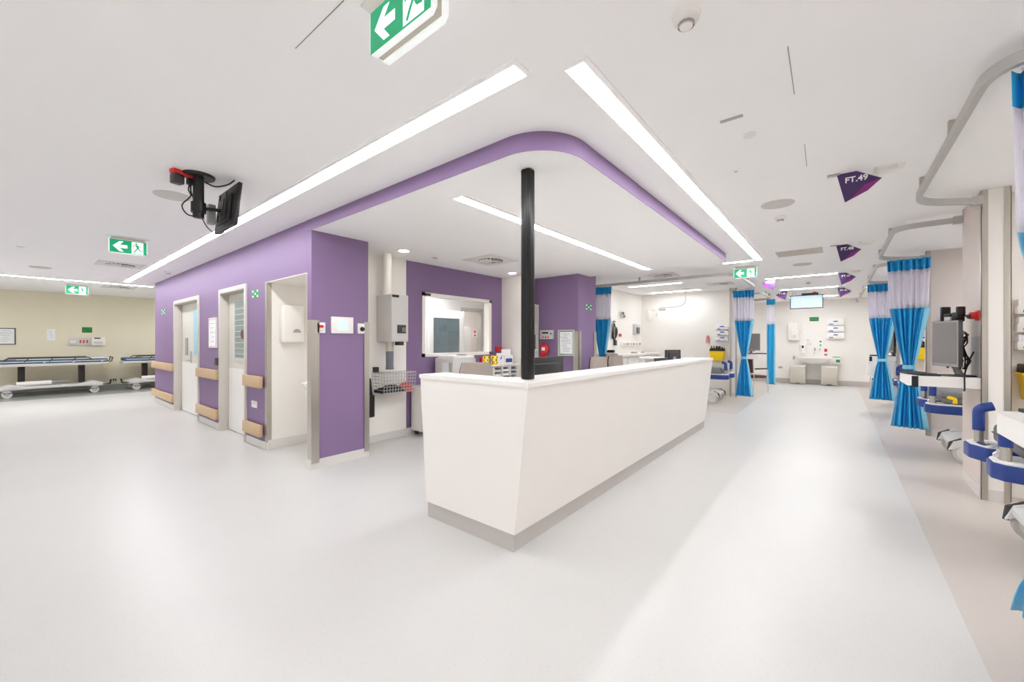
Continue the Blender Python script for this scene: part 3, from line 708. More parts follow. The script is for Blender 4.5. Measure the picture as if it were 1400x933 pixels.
monitor('computer_monitor', 'small dark monitor seen from behind at the far end of the counter', (6.60, 2.04, 0.73), PI - 0.64, 0.27, 0.22, 0.31)
monitor('computer_monitor', 'low dark monitor barely rising above the counter beside the small one', (6.10, 2.06, 0.73), PI - 0.2, 0.34, 0.25, 0.165)

# office chairs
def office_chair(label, x, y, rz, first=[None]):
    if first[0] is not None: return copy_thing(first[0], (x, y, 0), rz, label)
    t = thing('office_chair', label, 'chair', (x, y, 0), rz, 'taupe office chairs at the station')
    first[0] = t
    s = MB().box(-0.24, 0.24, -0.23, 0.24, 0.44, 0.52, bev=0.035, seg=3).build('seat', 'chair_fabric', t, True)
    bk = MB(); bm = bk.bm
    N, Mz = 12, 10; grid = []
    for j in range(Mz + 1):
        z = 0.58 + 0.55 * j / Mz; wz = 0.205 * (1 - 0.16 * max(0, (z - 0.98) / 0.15) ** 2 - 0.1 * max(0, (0.72 - z) / 0.14) ** 2)
        row = []
        for i in range(N + 1):
            a = -1 + 2 * i / N
            row.append((a * wz, 0.24 + 0.05 * (z - 0.58) - 0.05 * a * a + 0.03 * math.sin((z - 0.58) * 4), z))
        grid.append(row)
    def sheet(dy, flip):
        V = [[bm.verts.new((p[0], p[1] + dy, p[2])) for p in r] for r in grid]
        for j in range(Mz):
            for i in range(N): bm.faces.new((V[j][i], V[j][i + 1], V[j + 1][i + 1], V[j + 1][i]))
        return V
    Fv, Bv = sheet(0, 0), sheet(0.05, 1)
    rim = lambda V: [V[0][i] for i in range(N + 1)] + [V[j][N] for j in range(1, Mz + 1)] + [V[Mz][i] for i in range(N - 1, -1, -1)] + [V[j][0] for j in range(Mz - 1, 0, -1)]
    a, b_ = rim(Fv), rim(Bv)
    for i in range(len(a)): bm.faces.new((a[i], a[(i + 1) % len(a)], b_[(i + 1) % len(a)], b_[i]))
    bo = bk.build('backrest', 'chair_fabric', t, True)
    sh = MB()
    V0 = [[sh.bm.verts.new((p[0] * 1.03, p[1] + 0.053, 0.575 + (p[2] - 0.58) * 1.005)) for p in r] for r in grid]; V1 = [[sh.bm.verts.new((p[0] * 1.03, p[1] + 0.068, 0.575 + (p[2] - 0.58) * 1.005)) for p in r] for r in grid]
    for V in (V0, V1):
        for j in range(Mz):
            for i in range(N): sh.bm.faces.new((V[j][i], V[j][i + 1], V[j + 1][i + 1], V[j + 1][i]))
    a, b_ = rim(V0), rim(V1)
    for i in range(len(a)): sh.bm.faces.new((a[i], a[(i + 1) % len(a)], b_[(i + 1) % len(a)], b_[i]))
    sh.build('back_shell', 'black_plastic', bo, True)
    MB().tube([(0, 0.1, 0.42), (0, 0.33, 0.44), (0, 0.34, 0.75)], 0.022).build('back_bracket', 'black_plastic', t, True)
    MB().cyl((0, 0, 0.1), (0, 0, 0.44), 0.028).build('gas_lift', 'dark_plastic', t, True)
    for k in range(5):
        a = 2 * PI * k / 5; c, s_ = math.cos(a), math.sin(a)
        lg = MB().tube([(0, 0, 0.12), (0.28 * c, 0.28 * s_, 0.075)], [0.026, 0.016]).build('base_leg', 'black_plastic', t, True)
        MB().tube([(0.28 * c - 0.02 * s_, 0.28 * s_ + 0.02 * c, 0.03), (0.28 * c + 0.02 * s_, 0.28 * s_ - 0.02 * c, 0.03)], 0.03, 14).build('castor', 'black_plastic', lg, True)
    return t
office_chair('taupe office chair between the printer and the counter end', 3.43, 3.30, -0.75)
office_chair('taupe office chair at the counter in front of the purple column', 6.15, 2.86, -0.15)
office_chair('taupe office chair at the counter, next after the one by the purple column', 6.88, 2.88, -0.15)
office_chair('taupe office chair by the bench under the hanging cables', 7.80, 3.40, -0.2)

# tube-post station on the white panel
tb = thing('pneumatic_tube_station', 'grey wall tube station with vertical pipe and keypad on the white panel', 'tube station', (3.285, 4.966, 1.39), NY)
case = box('station_case', (-0.135, 0.135, -0.345, 0.0, 0, 0.64), 'light_grey', tb, bev=0.006)
box('front_door', (-0.131, 0.133, -0.352, -0.344, 0.004, 0.636), 'light_grey', tb, bev=0.002)
box('keypad', (-0.045, 0.095, -0.357, -0.350, 0.115, 0.23), 'dark_plastic', tb, bev=0.002)
kd = MB()
for i in range(4):
    for j in range(3): kd.box(0.03 + i * 0.016, 0.04 + i * 0.016, -0.360, -0.356, 0.135 + j * 0.022, 0.148 + j * 0.022)
kd.build('keys', 'mid_grey', tb)
box('maker_plate', (-0.125, -0.02, -0.357, -0.351, 0.60, 0.632), 'black_plastic', tb)
MB().cyl((0.105, -0.352, 0.17), (0.105, -0.353, 0.17), 0.004).build('lock', 'chrome', tb)
MB().cyl((-0.055, -0.13, 0.63), (-0.055, -0.13, SOF - 1.39), 0.062, n=28).build('pipe', 'warm_white_paint', tb, True)
MB().lathe([(0.05, 0.0), (0.055, 0.0), (0.05, -0.13), (0.045, -0.13)], (-0.06, -0.20, 0), 24).build('inlet_collar', 'steel', tb, True)
MB().lathe([(0.046, -0.12), (0.052, -0.14), (0.050, -0.34), (0.058, -0.37), (0.05, -0.38), (0.03, -0.37), (0.03, -0.13)], (-0.06, -0.20, 0), 24).build('receiver', 'slate_plastic', tb, True)
box('sensor_box', (0.02, 0.10, -0.3, -0.2, -0.05, 0.0), 'dark_plastic', tb, bev=0.004)
box('wall_clip', (-0.20, -0.13, -0.05, 0, -0.42, -0.35), 'dark_plastic', tb, bev=0.004)

bs = thing('wire_basket', 'white wire basket hanging under the tube station', 'basket', (3.33, 4.955, 0.69), NY)
wires = MB(); bx, by = 0.26, 0.27
for i in range(12):
    x = -bx + 2 * bx * i / 11
    wires.tube([(x, -by - 0.02, 0.27), (x * 0.95, -by, 0.0)], 0.0035, 6); wires.tube([(x * 0.95, -by, 0.0), (x * 0.95, -0.02, 0.0)], 0.003, 6); wires.tube([(x, -0.01, 0.27), (x * 0.95, -0.02, 0)], 0.003, 6)
wires.build('basket_wires', 'aluminium', bs, True)
wires = MB()
for j in range(7):
    z = 0.27 * j / 6; e = z / 0.27 * 0.02; a = bx * (0.95 + 0.05 * z / 0.27)
    wires.tube([(-a, -by - e, z), (a, -by - e, z), (a, -0.015, z), (-a, -0.015, z)], 0.0035 if j < 6 else 0.006, 6, closed=True)
wires.build('basket_hoops', 'aluminium', bs, True)
def cloth_lump(name, label, cat, loc, sx, sy, sz, m):
    b = MB(); n = 10
    V = [[b.bm.verts.new((sx * (-1 + 2 * i / n), sy * (-1 + 2 * j / n), sz * (0.55 + 0.45 * math.sin(i * 1.7 + j * 0.9)) * (1 - 0.6 * max(abs(-1 + 2 * i / n), abs(-1 + 2 * j / n)) ** 3))) for i in range(n + 1)] for j in range(n + 1)]
    for j in range(n):
        for i in range(n): b.bm.faces.new((V[j][i], V[j][i + 1], V[j + 1][i + 1], V[j + 1][i]))
    W = [b.bm.verts.new(p) for p in ((-sx, -sy, 0), (sx, -sy, 0), (sx, sy, 0), (-sx, sy, 0))]
    b.bm.faces.new(W[::-1])
    e = [[V[0][i] for i in range(n + 1)], [V[j][n] for j in range(n + 1)], [V[n][i] for i in range(n, -1, -1)], [V[j][0] for j in range(n, -1, -1)]]
    for k, row in enumerate(e): b.bm.faces.new([W[k]] + row + [W[(k + 1) % 4]])
    o = b.build(name, m, None, True); o.location = loc; return tag(o, label, cat)
cloth_lump('pouch', 'dark padded pouch lying in the wire basket', 'pouch', (3.27, 4.82, 0.695), 0.19, 0.10, 0.10, 'dark_cloth')
cloth_lump('pouch', 'pink pouch lying in the wire basket beside the dark one', 'pouch', (3.50, 4.80, 0.695), 0.065, 0.11, 0.13, 'pink_cloth')
bg = thing('hanging_case', 'black case hanging on the white panel beside the steel corner guard', 'case', (2.995, 4.955, 0.37), NY)
box('case_body', (-0.05, 0.06, -0.10, 0, 0, 0.30), 'black_plastic', bg, bev=0.012)
MB().prism([(-0.045, 0.29), (0.045, 0.29), (0.02, 0.52), (-0.02, 0.54), (-0.04, 0.5)], 'y', -0.07, -0.005).build('case_neck', 'black_plastic', bg)

# low cabinet on castors, printer, pigeonhole cabinet along the purple wall
cb = thing('mobile_cabinet', 'low white cabinet on castors under the printer', 'cabinet', (4.18, 4.72, 0), NY)
box('cabinet_body', (-0.46, 0.46, -0.22, 0.23, 0.07, 0.73), 'satin_white', cb, bev=0.006)
for x in (-0.40, 0.40):
    for y in (-0.16, 0.18): MB().tube([(x - 0.012, y, 0.035), (x + 0.012, y, 0.035)], 0.035, 16).box(x - 0.02, x + 0.02, y - 0.02, y + 0.02, 0.05, 0.075).build('castor', 'dark_plastic', cb, True)
for i in range(2):
    d = box('cabinet_door', (-0.45 + i * 0.455, -0.005 + i * 0.455, -0.238, -0.22, 0.09, 0.71), 'satin_white', cb, bev=0.003)
    box('door_pull', (-0.05 + i * 0.06, -0.03 + i * 0.06, -0.25, -0.236, 0.42, 0.55), 'steel', d)
pr = thing('office_printer', 'grey and white office printer on the low cabinet below the window', 'printer', (4.40, 4.72, 0.73), NY)
box('printer_body', (-0.25, 0.25, -0.22, 0.2, 0.0, 0.40), 'light_grey', pr, bev=0.015, seg=3)
box('top_cover', (-0.22, 0.235, -0.2, 0.18, 0.40, 0.445), 'satin_white', pr, bev=0.012)
box('paper_drawer', (-0.22, 0.22, -0.229, -0.218, 0.03, 0.14), 'mid_grey', pr, bev=0.003)
box('control_panel', (-0.02, 0.10, -0.16, -0.05, 0.444, 0.455), 'dark_plastic', pr, bev=0.003)
box('notice_sheet', (-0.2525, -0.2505, -0.12, 0.02, 0.06, 0.34), 'paper', pr)
box('side_grille', (-0.2525, -0.2505, -0.19, -0.13, 0.2, 0.34), 'mid_grey', pr)
cr = thing('pigeonhole_cabinet', 'white pigeonhole cabinet holding papers along the purple wall', 'cabinet', (5.26, 4.76, 0), NY)
H = 0.98
box('cabinet_top', (-0.56, 0.56, -0.22, 0.2, H - 0.02, H), 'satin_white', cr, bev=0.003)
box('cabinet_back', (-0.56, 0.56, 0.18, 0.2, 0, H - 0.02), 'satin_white', cr)
for i in range(6): x = -0.56 + 1.105 * i / 5; box('upright', (x, x + 0.015, -0.21, 0.18, 0, H - 0.02), 'satin_white', cr)
for j in range(13): z = 0.04 + 0.075 * j; box('shelf', (-0.545, 0.545, -0.205, 0.18, z, z + 0.008), 'satin_white', cr)
for i in range(5):
    for j in (9, 10, 11):
        if random.random() < 0.75:
            x = -0.545 + 1.105 * i / 5 + 0.015; z = 0.04 + 0.075 * j + 0.008
            o = box('paper_stack', (x + 0.01, x + 0.185, -0.17, 0.1, 0, random.uniform(0.01, 0.035)), random.choice(['paper', 'ink_light', 'ink']))
            o.location = (5.26, 4.76, z); tag(o, 'stack of forms lying in a slot of the pigeonhole cabinet', 'papers', 'paper stacks in the pigeonholes')
def cup(label, x, y, r):
    t = thing('patterned_pot', label, 'pot', (x, y, H), 0, 'yellow and black patterned pots')
    MB().lathe([(0.001, 0), (r * 0.85, 0), (r, 0.03), (r, 0.15), (r * 0.9, 0.16), (r * 0.88, 0.02), (0.001, 0.015)], n=24).build('pot_body', 'yellow', t, True)
    for i in range(9):
        for j in range(3):
            a = 2 * PI * (i + 0.5 * (j % 2)) / 9
            q = Vector((math.cos(a) * r, math.sin(a) * r, 0.03 + 0.045 * j))
            MB().box(-0.006, 0.003, -r * 0.15, r * 0.15, 0, 0.026, mtx=Matrix.Translation(q) @ Matrix.Rotation(a, 4, 'Z')).build('dark_spot' if (i + j) % 2 else 'white_spot', 'dark_brown' if (i + j) % 2 else 'white_print', t)
cup('yellow and black patterned pot nearer the printer on the pigeonhole cabinet', 5.12, 4.72, 0.055)
cup('yellow and black patterned pot nearer the white leaflet stand on the pigeonhole cabinet', 5.29, 4.68, 0.062)
lf = thing('leaflet_stand', 'white leaflet stand with a small blue mark on the pigeonhole cabinet', 'leaflet stand', (5.49, 4.74, H), NY + 0.1)
MB().prism([(-0.07, 0), (0.06, 0), (0.06, 0.02), (-0.03, 0.05), (0.0, 0.2), (-0.02, 0.2)], 'x', -0.09, 0.09).build('stand', 'satin_white', lf)
MB().prism([(-0.05, 0.10), (-0.02, 0.12), (0.01, 0.16), (0.0, 0.11), (-0.02, 0.09)], 'y', -0.062, -0.058).build('blue_mark', 'blue_label', lf)
lf = thing('leaflet_holder', 'clear white leaflet holder with a blue label beside the black post', 'leaflet holder', (5.70, 4.74, H), NY)
box('holder_back', (-0.12, 0.12, 0.0, 0.02, 0, 0.27), 'paper', lf); box('holder_pocket', (-0.12, 0.12, -0.06, 0.0, 0, 0.16), 'satin_white', lf, bev=0.004); box('label', (-0.09, 0.09, -0.0625, -0.059, 0.03, 0.10), 'blue_label', lf)

def plate(name, label, cat, r, rz, d=0.02, m='satin_white', bev=0.003, parts=(), group=None):
    """a flat box on a wall, from its pixel rectangle; parts: (name, x0,x1,z0,z1 as fractions, depth, material)"""
    loc, W, Hh = r
    t = thing(name, label, cat, loc, rz, group)
    b = box('body' if parts else 'panel', (-W / 2, W / 2, -d, 0, 0, Hh), m, t, bev=min(bev, d * 0.3, W * 0.1))
    for n_, a0, a1, c0, c1, dd, mm in parts:
        box(n_, (-W / 2 + a0 * W, -W / 2 + a1 * W, -d - dd, -d + 0.001, c0 * Hh, c1 * Hh), mm, t)
    return t
plate('fire_call_box', 'red square call point on the purple wall beside the window', 'call point', ry(677, 474, 684, 481, 5.0), NY, 0.05, 'red', parts=(('cover', .15, .85, .15, .85, .004, 'red'),))
plate('fire_call_box', 'red square call point on the purple wall just above the patterned pots', 'call point', ry(655.5, 489, 663, 497, 5.0), NY, 0.05, 'red', parts=(('cover', .15, .85, .15, .85, .004, 'red'),))
plate('wall_switch', 'white switch beside the red call point above the patterned pots', 'switch', ry(664.5, 489, 667.5, 496, 5.0), NY, 0.012, parts=(('rocker', .25, .75, .3, .7, .004, 'satin_white'),))

# shelves recessed beside the purple column
bk = thing('recessed_shelves', 'tall white open shelves between the white wall and purple column', 'shelves', (6.17, 4.70, 0), NY)
for x in (-0.165, 0.145): box('side_panel', (x, x + 0.02, -0.24, 0, 0, 2.1), 'satin_white', bk)
for z in (0.02, 0.45, 0.85, 1.22, 1.70, 2.08): box('shelf', (-0.145, 0.145, -0.23, 0, z, z + 0.02), 'satin_white', bk)
for i, (x, z, h, m) in enumerate(((-0.10, 1.24, 0.32, 'black_plastic'), (-0.04, 1.24, 0.30, 'dark_plastic'), (0.02, 1.24, 0.32, 'ink'), (0.08, 1.24, 0.28, 'black_plastic'), (-0.06, 1.72, 0.30, 'black_plastic'), (0.03, 1.72, 0.31, 'black_plastic'))):
    o = box('ring_binder', (-0.027, 0.027, -0.2, 0, 0, h), m, bev=0.003); o.location = (6.17 + x, 4.695, z); tag(o, 'dark ring binder standing on the recessed shelves', 'binder', 'binders on the recessed shelves')

# things on the purple column
t = plate('fire_alarm_unit', 'beige fire panel with dark display and red buttons on the purple column', 'fire panel', rx(740.5, 451.5, 757.5, 463.5, 6.35), NX, 0.06, 'light_grey', parts=(('display', .18, .68, .62, .8, .003, 'black_plastic'), ('button', .22, .32, .15, .3, .006, 'red'), ('button', .42, .52, .15, .3, .006, 'red'), ('button', .62, .72, .15, .3, .006, 'red'), ('key_switch', .85, .93, .5, .7, .006, 'dark_plastic')))
loc, W, Hh = rx(740.5, 469.5, 749, 490, 6.35)
t = thing('fire_phone', 'red wall telephone handset box under the beige fire panel', 'telephone', loc, NX)
MB().prism([(-W / 2, Hh * 0.1), (-W * 0.2, 0), (W * 0.2, 0.02), (W * 0.3, Hh * 0.15), (W * 0.4, Hh * 0.9), (W * 0.2, Hh), (-W * 0.4, Hh * 0.96)], 'y', -0.05, 0).build('phone_back', 'red', t)
MB().lathe([(0.001, -0.13), (0.06, -0.125), (0.085, -0.10), (0.085, -0.05), (0.001, -0.05)], (W * 0.35, 0, Hh * 0.6), 24, 'y').build('bell', 'red', t, True)
box('label', (W * 0.35 - 0.03, W * 0.35 + 0.04, -0.134, -0.129, Hh * 0.55, Hh * 0.75), 'paper', t)
def framed(name, label, cat, r, rz, frame='satin_white', mount='sign_green', lines=8, t_=0.02):
    loc, W, Hh = r
    t = thing(name, label, cat, loc, rz)
    f = MB(); e = t_
    f.box(-W / 2, W / 2, -0.022, 0, 0, e); f.box(-W / 2, W / 2, -0.022, 0, Hh - e, Hh); f.box(-W / 2, -W / 2 + e, -0.022, 0, e, Hh - e); f.box(W / 2 - e, W / 2, -0.022, 0, e, Hh - e)
    f.build('frame', frame, t)
    if mount: box('mount', (-W / 2 + e, W / 2 - e, -0.010, 0, e, Hh - e), mount, t)
    k = 0.016 if mount else 0.0
    sh = box('sheet', (-W / 2 + e + k, W / 2 - e - k, -0.012, -0.002, e + k, Hh - e - k), 'paper', t)
    pr = MB(); random.seed(len(label)); x0, x1 = -W / 2 + e + k + 0.02, W / 2 - e - k - 0.02
    for i in range(lines):
        z = e + k + 0.03 + (Hh - 2 * e - 2 * k - 0.06) * (i + 0.5) / lines
        a = random.uniform(0, 0.3); b_ = random.uniform(0.55, 1)
        pr.box(x0 + (x1 - x0) * a, x0 + (x1 - x0) * b_, -0.0128, -0.0118, z, z + min(0.008, Hh / lines * 0.3))
    pr.build('print', 'ink_light', sh)
    return t
framed('framed_certificate', 'framed certificate with green mount on the purple column', 'framed notice', rx(763.5, 451, 785.5, 486, 6.35), NX, 'light_grey', 'sign_green', 12)
def sticker(name, label, r, rz, m, spots=True):
    loc, W, Hh = r
    t = thing(name, label, 'sticker', loc, rz)
    b = box('sticker_sheet', (-W / 2, W / 2, -0.003, 0, 0, Hh), m, t)
    if spots:
        for a, c in ((0.05, 0.05), (0.72, 0.05), (0.05, 0.72), (0.72, 0.72), (0.4, 0.38)):
            box('white_mark', (-W / 2 + a * W, -W / 2 + (a + 0.2) * W, -0.004, -0.0028, c * Hh, (c + 0.22) * Hh), 'white_print', b)
sticker('green_sticker', 'green and white sign on the lit face of the purple column', ry(800.6, 415.5, 809, 423, 3.6), NY, 'sign_green')
# things on the purple wall
sticker('green_sticker', 'green and white sign beside the single door above the short rail', rx(344.7, 397, 354, 407.5, WX), NX, 'sign_green')
sticker('green_sticker', 'small green and white sign past the wide door', rx(221, 423, 226, 430, WX), NX, 'sign_green')
framed('framed_notice', 'narrow white framed notice on the purple wall between the doors', 'framed notice', rx(287.4, 434.7, 297.4, 475, WX), NX, 'gloss_white', None, 5, 0.03)
plate('door_switch', 'dark push plate on the purple wall beside the single door', 'switch', rx(296, 489, 301, 499, WX), NX, 0.03, 'black_plastic')
plate('power_socket', 'white double socket between the short wood rails', 'socket', rx(345, 547, 352, 556, WX), NX, 0.012, parts=(('rocker', .2, .4, .55, .8, .004, 'light_grey'), ('rocker', .6, .8, .55, .8, .004, 'light_grey')))
# things on the purple wall end
plate('call_switch', 'white switch plate with a red button left of the touch panel', 'switch', ry(433, 440.5, 444, 455, 4.44), NY, 0.015, parts=(('red_button', .25, .75, .5, .75, .006, 'red'), ('legend', .3, .7, .2, .26, .001, 'ink_light')))
plate('touch_panel', 'white wall panel with a small pale blue screen', 'control panel', ry(452, 432.5, 482, 455.5, 4.44), NY, 0.022, 'gloss_white', parts=(('screen', .26, .74, .2, .78, .002, 'panel_screen'),))
t = plate('motion_sensor', 'white plate with a black round sensor beside the steel guard', 'sensor', ry(488.7, 442, 497.7, 456, 4.44), NY, 0.015)
MB().lathe([(0.001, -0.045), (0.02, -0.04), (0.028, -0.015), (0.001, -0.015)], (0.01, 0, 0.055), 20, 'y').build('sensor_eye', 'black_plastic', t, True)
# wash alcove: towel dispenser and basin
loc, W, Hh = ry(381.5, 417, 411, 468, 5.688)
t = thing('towel_dispenser', 'white paper towel dispenser in the wash alcove', 'dispenser', loc, NY)
box('dispenser_case', (-W / 2, W / 2, -0.13, 0, 0, Hh), 'gloss_white', t, bev=0.02, seg=3)
MB().prism([(0.035 + 0.05 * math.cos(a), 0.13 + 0.05 * math.sin(a)) for a in [PI * k / 10 for k in range(11)]], 'y', -0.134, -0.128).build('viewing_slot', 'mid_grey', t)
def basin(label, loc, rz, W=0.5, D=0.40, name='wash_basin'):
    t = thing(name, label, 'basin', loc, rz)
    prof = []
    N = 28
    def ring(s, z, dy=0): return [(W / 2 * s * math.sin(a), -D * 0.5 + D * 0.5 * s * -math.cos(a) * (1 if math.cos(a) > 0 else 0.98) + dy, z) for a in [2 * PI * k / N for k in range(N)]]
    b = MB(); rings = [ring(0.3, -0.20, 0.06), ring(0.72, -0.12, 0.03), ring(0.97, -0.02), ring(1.0, 0.0), ring(0.96, 0.012), ring(0.86, 0.004), ring(0.7, -0.08, 0.02), ring(0.2, -0.12, 0.03)]
    V = [[b.bm.verts.new(p) for p in r] for r in rings]
    for A_, B_ in zip(V, V[1:]):
        for k in range(N): b.bm.faces.new((A_[k], A_[(k + 1) % N], B_[(k + 1) % N], B_[k]))
    b.bm.faces.new(V[0]); b.bm.faces.new(V[-1])
    b.build('bowl', 'ceramic', t, True)
    MB().prism([(-W * 0.2, -0.22), (W * 0.2, -0.22), (W * 0.32, 0.0), (-W * 0.32, 0.0)], 'y', -0.12, 0).build('wall_bracket', 'ceramic', t)
    MB().tube([(0, 0, 0.14), (0, -0.06, 0.16), (0, -0.13, 0.15), (0, -0.16, 0.11)], 0.011, 10).build('tap', 'chrome', t, True)
    return t
basin('white hand basin in the wash alcove beside the purple wall', (2.676, 5.14, 0.86), NX, 0.60, 0.42)

# monitor hung from the ceiling near the purple wall
hm = thing('ceiling_monitor', 'black monitor hung from the ceiling in front of the purple wall, back to view', 'monitor', (0.92, 3.98, CEIL))
MB().lathe([(0.001, -0.02), (0.105, -0.02), (0.11, -0.008), (0.11, 0), (0.001, 0)], n=32).build('ceiling_rose', 'black_plastic', hm, True)
MB().cyl((0, 0, -0.015), (0, 0, -0.34), 0.037, n=24).build('drop_pipe', 'black_plastic', hm, True)
MB().cyl((0, 0, -0.22), (0, 0, -0.30), 0.05, n=24).build('clamp_collar', 'black_plastic', hm, True)
MB().tube([(0.03, 0, -0.26), (0.10, -0.02, -0.255), (0.17, -0.02, -0.25)], 0.014).build('arm', 'black_plastic', hm, True)
TM = Matrix.Translation((0.195, -0.01, -0.225)) @ Matrix.Rotation(0.10, 4, 'Y')
cs = MB().box(-0.012, 0.018, -0.25, 0.25, -0.175, 0.175, bev=0.006, mtx=TM).box(-0.03, -0.01, -0.16, 0.16, -0.12, 0.10, bev=0.008, mtx=TM).build('monitor_case', 'black_plastic', hm, True)
MB().box(0.018, 0.020, -0.235, 0.235, -0.16, 0.16, mtx=TM).build('screen', 'screen_grey', cs)
MB().box(-0.05, -0.03, -0.06, 0.06, -0.06, 0.06, mtx=TM).box(-0.045, -0.035, -0.09, -0.075, -0.11, 0.12, mtx=TM).box(-0.045, -0.035, 0.075, 0.09, -0.11, 0.12, mtx=TM).build('mounting_plate', 'dark_plastic', hm)
box('media_box', (0.075, 0.125, 0.03, 0.09, -0.36, -0.20), 'grey_plastic', hm, bev=0.004)
cb_ = MB()
cb_.tube(smooth([(0.04, -0.02, -0.05), (0.10, -0.06, -0.075), (0.16, -0.14, -0.06), (0.19, -0.2, -0.03)]), 0.006, 8)
cb_.tube(smooth([(-0.03, 0.03, -0.02), (-0.06, 0.02, -0.12), (-0.05, 0.0, -0.18), (-0.10, 0.02, -0.26), (-0.07, 0.0, -0.33), (0.0, -0.03, -0.34)]), 0.005, 8)
cb_.tube(smooth([(0.02, 0.0, -0.33), (0.06, 0.01, -0.40), (0.12, 0.02, -0.44), (0.17, 0.0, -0.42), (0.18, 0, -0.33)]), 0.004, 8)
cb_.build('cables', 'black_plastic', hm, True)
cw = thing('ceiling_socket', 'red socket strip with black plugs on the ceiling beside the hung monitor', 'socket', (0.80, 3.98, CEIL), 0.3)
box('socket_strip', (-0.055, 0.13, -0.03, 0.03, -0.035, 0), 'red', cw, bev=0.006)
box('plug', (-0.05, 0.02, -0.035, 0.035, -0.11, -0.035), 'dark_plastic', cw, bev=0.008)
box('plug', (0.055, 0.10, -0.025, 0.025, -0.085, -0.035), 'black_plastic', cw, bev=0.008)
MB().tube([(0.078, 0, -0.08), (0.08, 0.0, -0.14), (0.11, 0.02, -0.18)], 0.006, 8).build('cord', 'black_plastic', cw, True)

# things in the room behind the window
fg = thing('glass_cabinet', 'white cabinet with tall glass door in the room behind the window', 'cabinet', ((ony(588, 450, 6.7).x + ony(627, 450, 6.7).x) / 2, 6.68, 0), NY)
c = MB(); c.box(-0.55, 0.55, -0.02, 0.5, 0, 0.06); c.box(-0.55, 0.55, -0.02, 0.5, 2.0, 2.08); c.box(-0.55, -0.50, -0.02, 0.5, 0.06, 2.0); c.box(0.50, 0.55, -0.02, 0.5, 0.06, 2.0); c.box(-0.5, 0.5, 0.46, 0.5, 0.06, 2.0)
c.build('cabinet_case', 'gloss_white', fg)
for z in (0.5, 0.9, 1.25, 1.6): box('shelf', (-0.5, 0.5, 0.03, 0.46, z, z + 0.015), 'light_grey', fg)
gd = MB(); gd.box(-0.5, -0.38, -0.05, -0.02, 0.06, 2.0); gd.box(0.38, 0.5, -0.05, -0.02, 0.06, 2.0); gd.box(-0.38, 0.38, -0.05, -0.02, 0.06, 0.16); gd.box(-0.38, 0.38, -0.05, -0.02, 1.9, 2.0)
gdo = gd.build('door_frame', 'gloss_white', fg); box('glass_pane', (-0.38, 0.38, -0.04, -0.034, 0.16, 1.9), 'dark_glass', gdo); MB().tube([(0.34, -0.08, 1.0), (0.34, -0.08, 1.35)], 0.012).build('handle', 'steel', gdo, True)
for i in range(10):
    z = (0.515, 0.915, 1.265, 1.615)[i % 4]
    o = box('medicine_box', (-0.06, 0.06, -0.06, 0.06, 0, 0.12 + 0.02 * (i % 3)), ('slate_plastic', 'blue_label', 'paper', 'ink')[(i * 3) % 4], bev=0.004); o.location = (fg.location.x - 0.36 + 0.17 * (i // 2), 6.93, z); tag(o, 'small medicine box inside the glass cabinet behind the window', 'box', 'medicine boxes in the glass cabinet')
rd = thing('storage_cupboard', 'grey tall cupboard beyond the doorway behind the window', 'cupboard', (8.3, 8.85, 0), NY)
box('cupboard_body', (-0.35, 0.35, -0.25, 0.3, 0, 1.85), 'mid_grey', rd, bev=0.006); box('cupboard_door', (-0.34, 0.34, -0.27, -0.25, 0.05, 1.82), 'light_grey', rd, bev=0.003); box('handle', (-0.3, -0.2, -0.29, -0.268, 1.0, 1.32), 'black_plastic', rd)
sgn = plate('red_notice', 'small white notice with red print on the wall beyond the doorway behind the window', 'notice', (ony(649, 461, 9.2), 0.2, 0.26), NY, 0.01, 'paper', parts=(('red_block', .25, .75, .5, .9, .002, 'red'), ('red_block', .25, .75, .1, .35, .002, 'red')))
dsk = thing('side_table', 'white table beyond the doorway behind the window', 'table', (ony(652, 470, 8.8).x, 8.8, 0), NY)
box('table_top', (-0.45, 0.45, -0.3, 0.3, 0.94, 0.98), 'satin_white', dsk, bev=0.004)
for x in (-0.42, 0.42):
    for y in (-0.27, 0.27): box('leg', (x - 0.02, x + 0.02, y - 0.02, y + 0.02, 0, 0.94), 'light_grey', dsk)

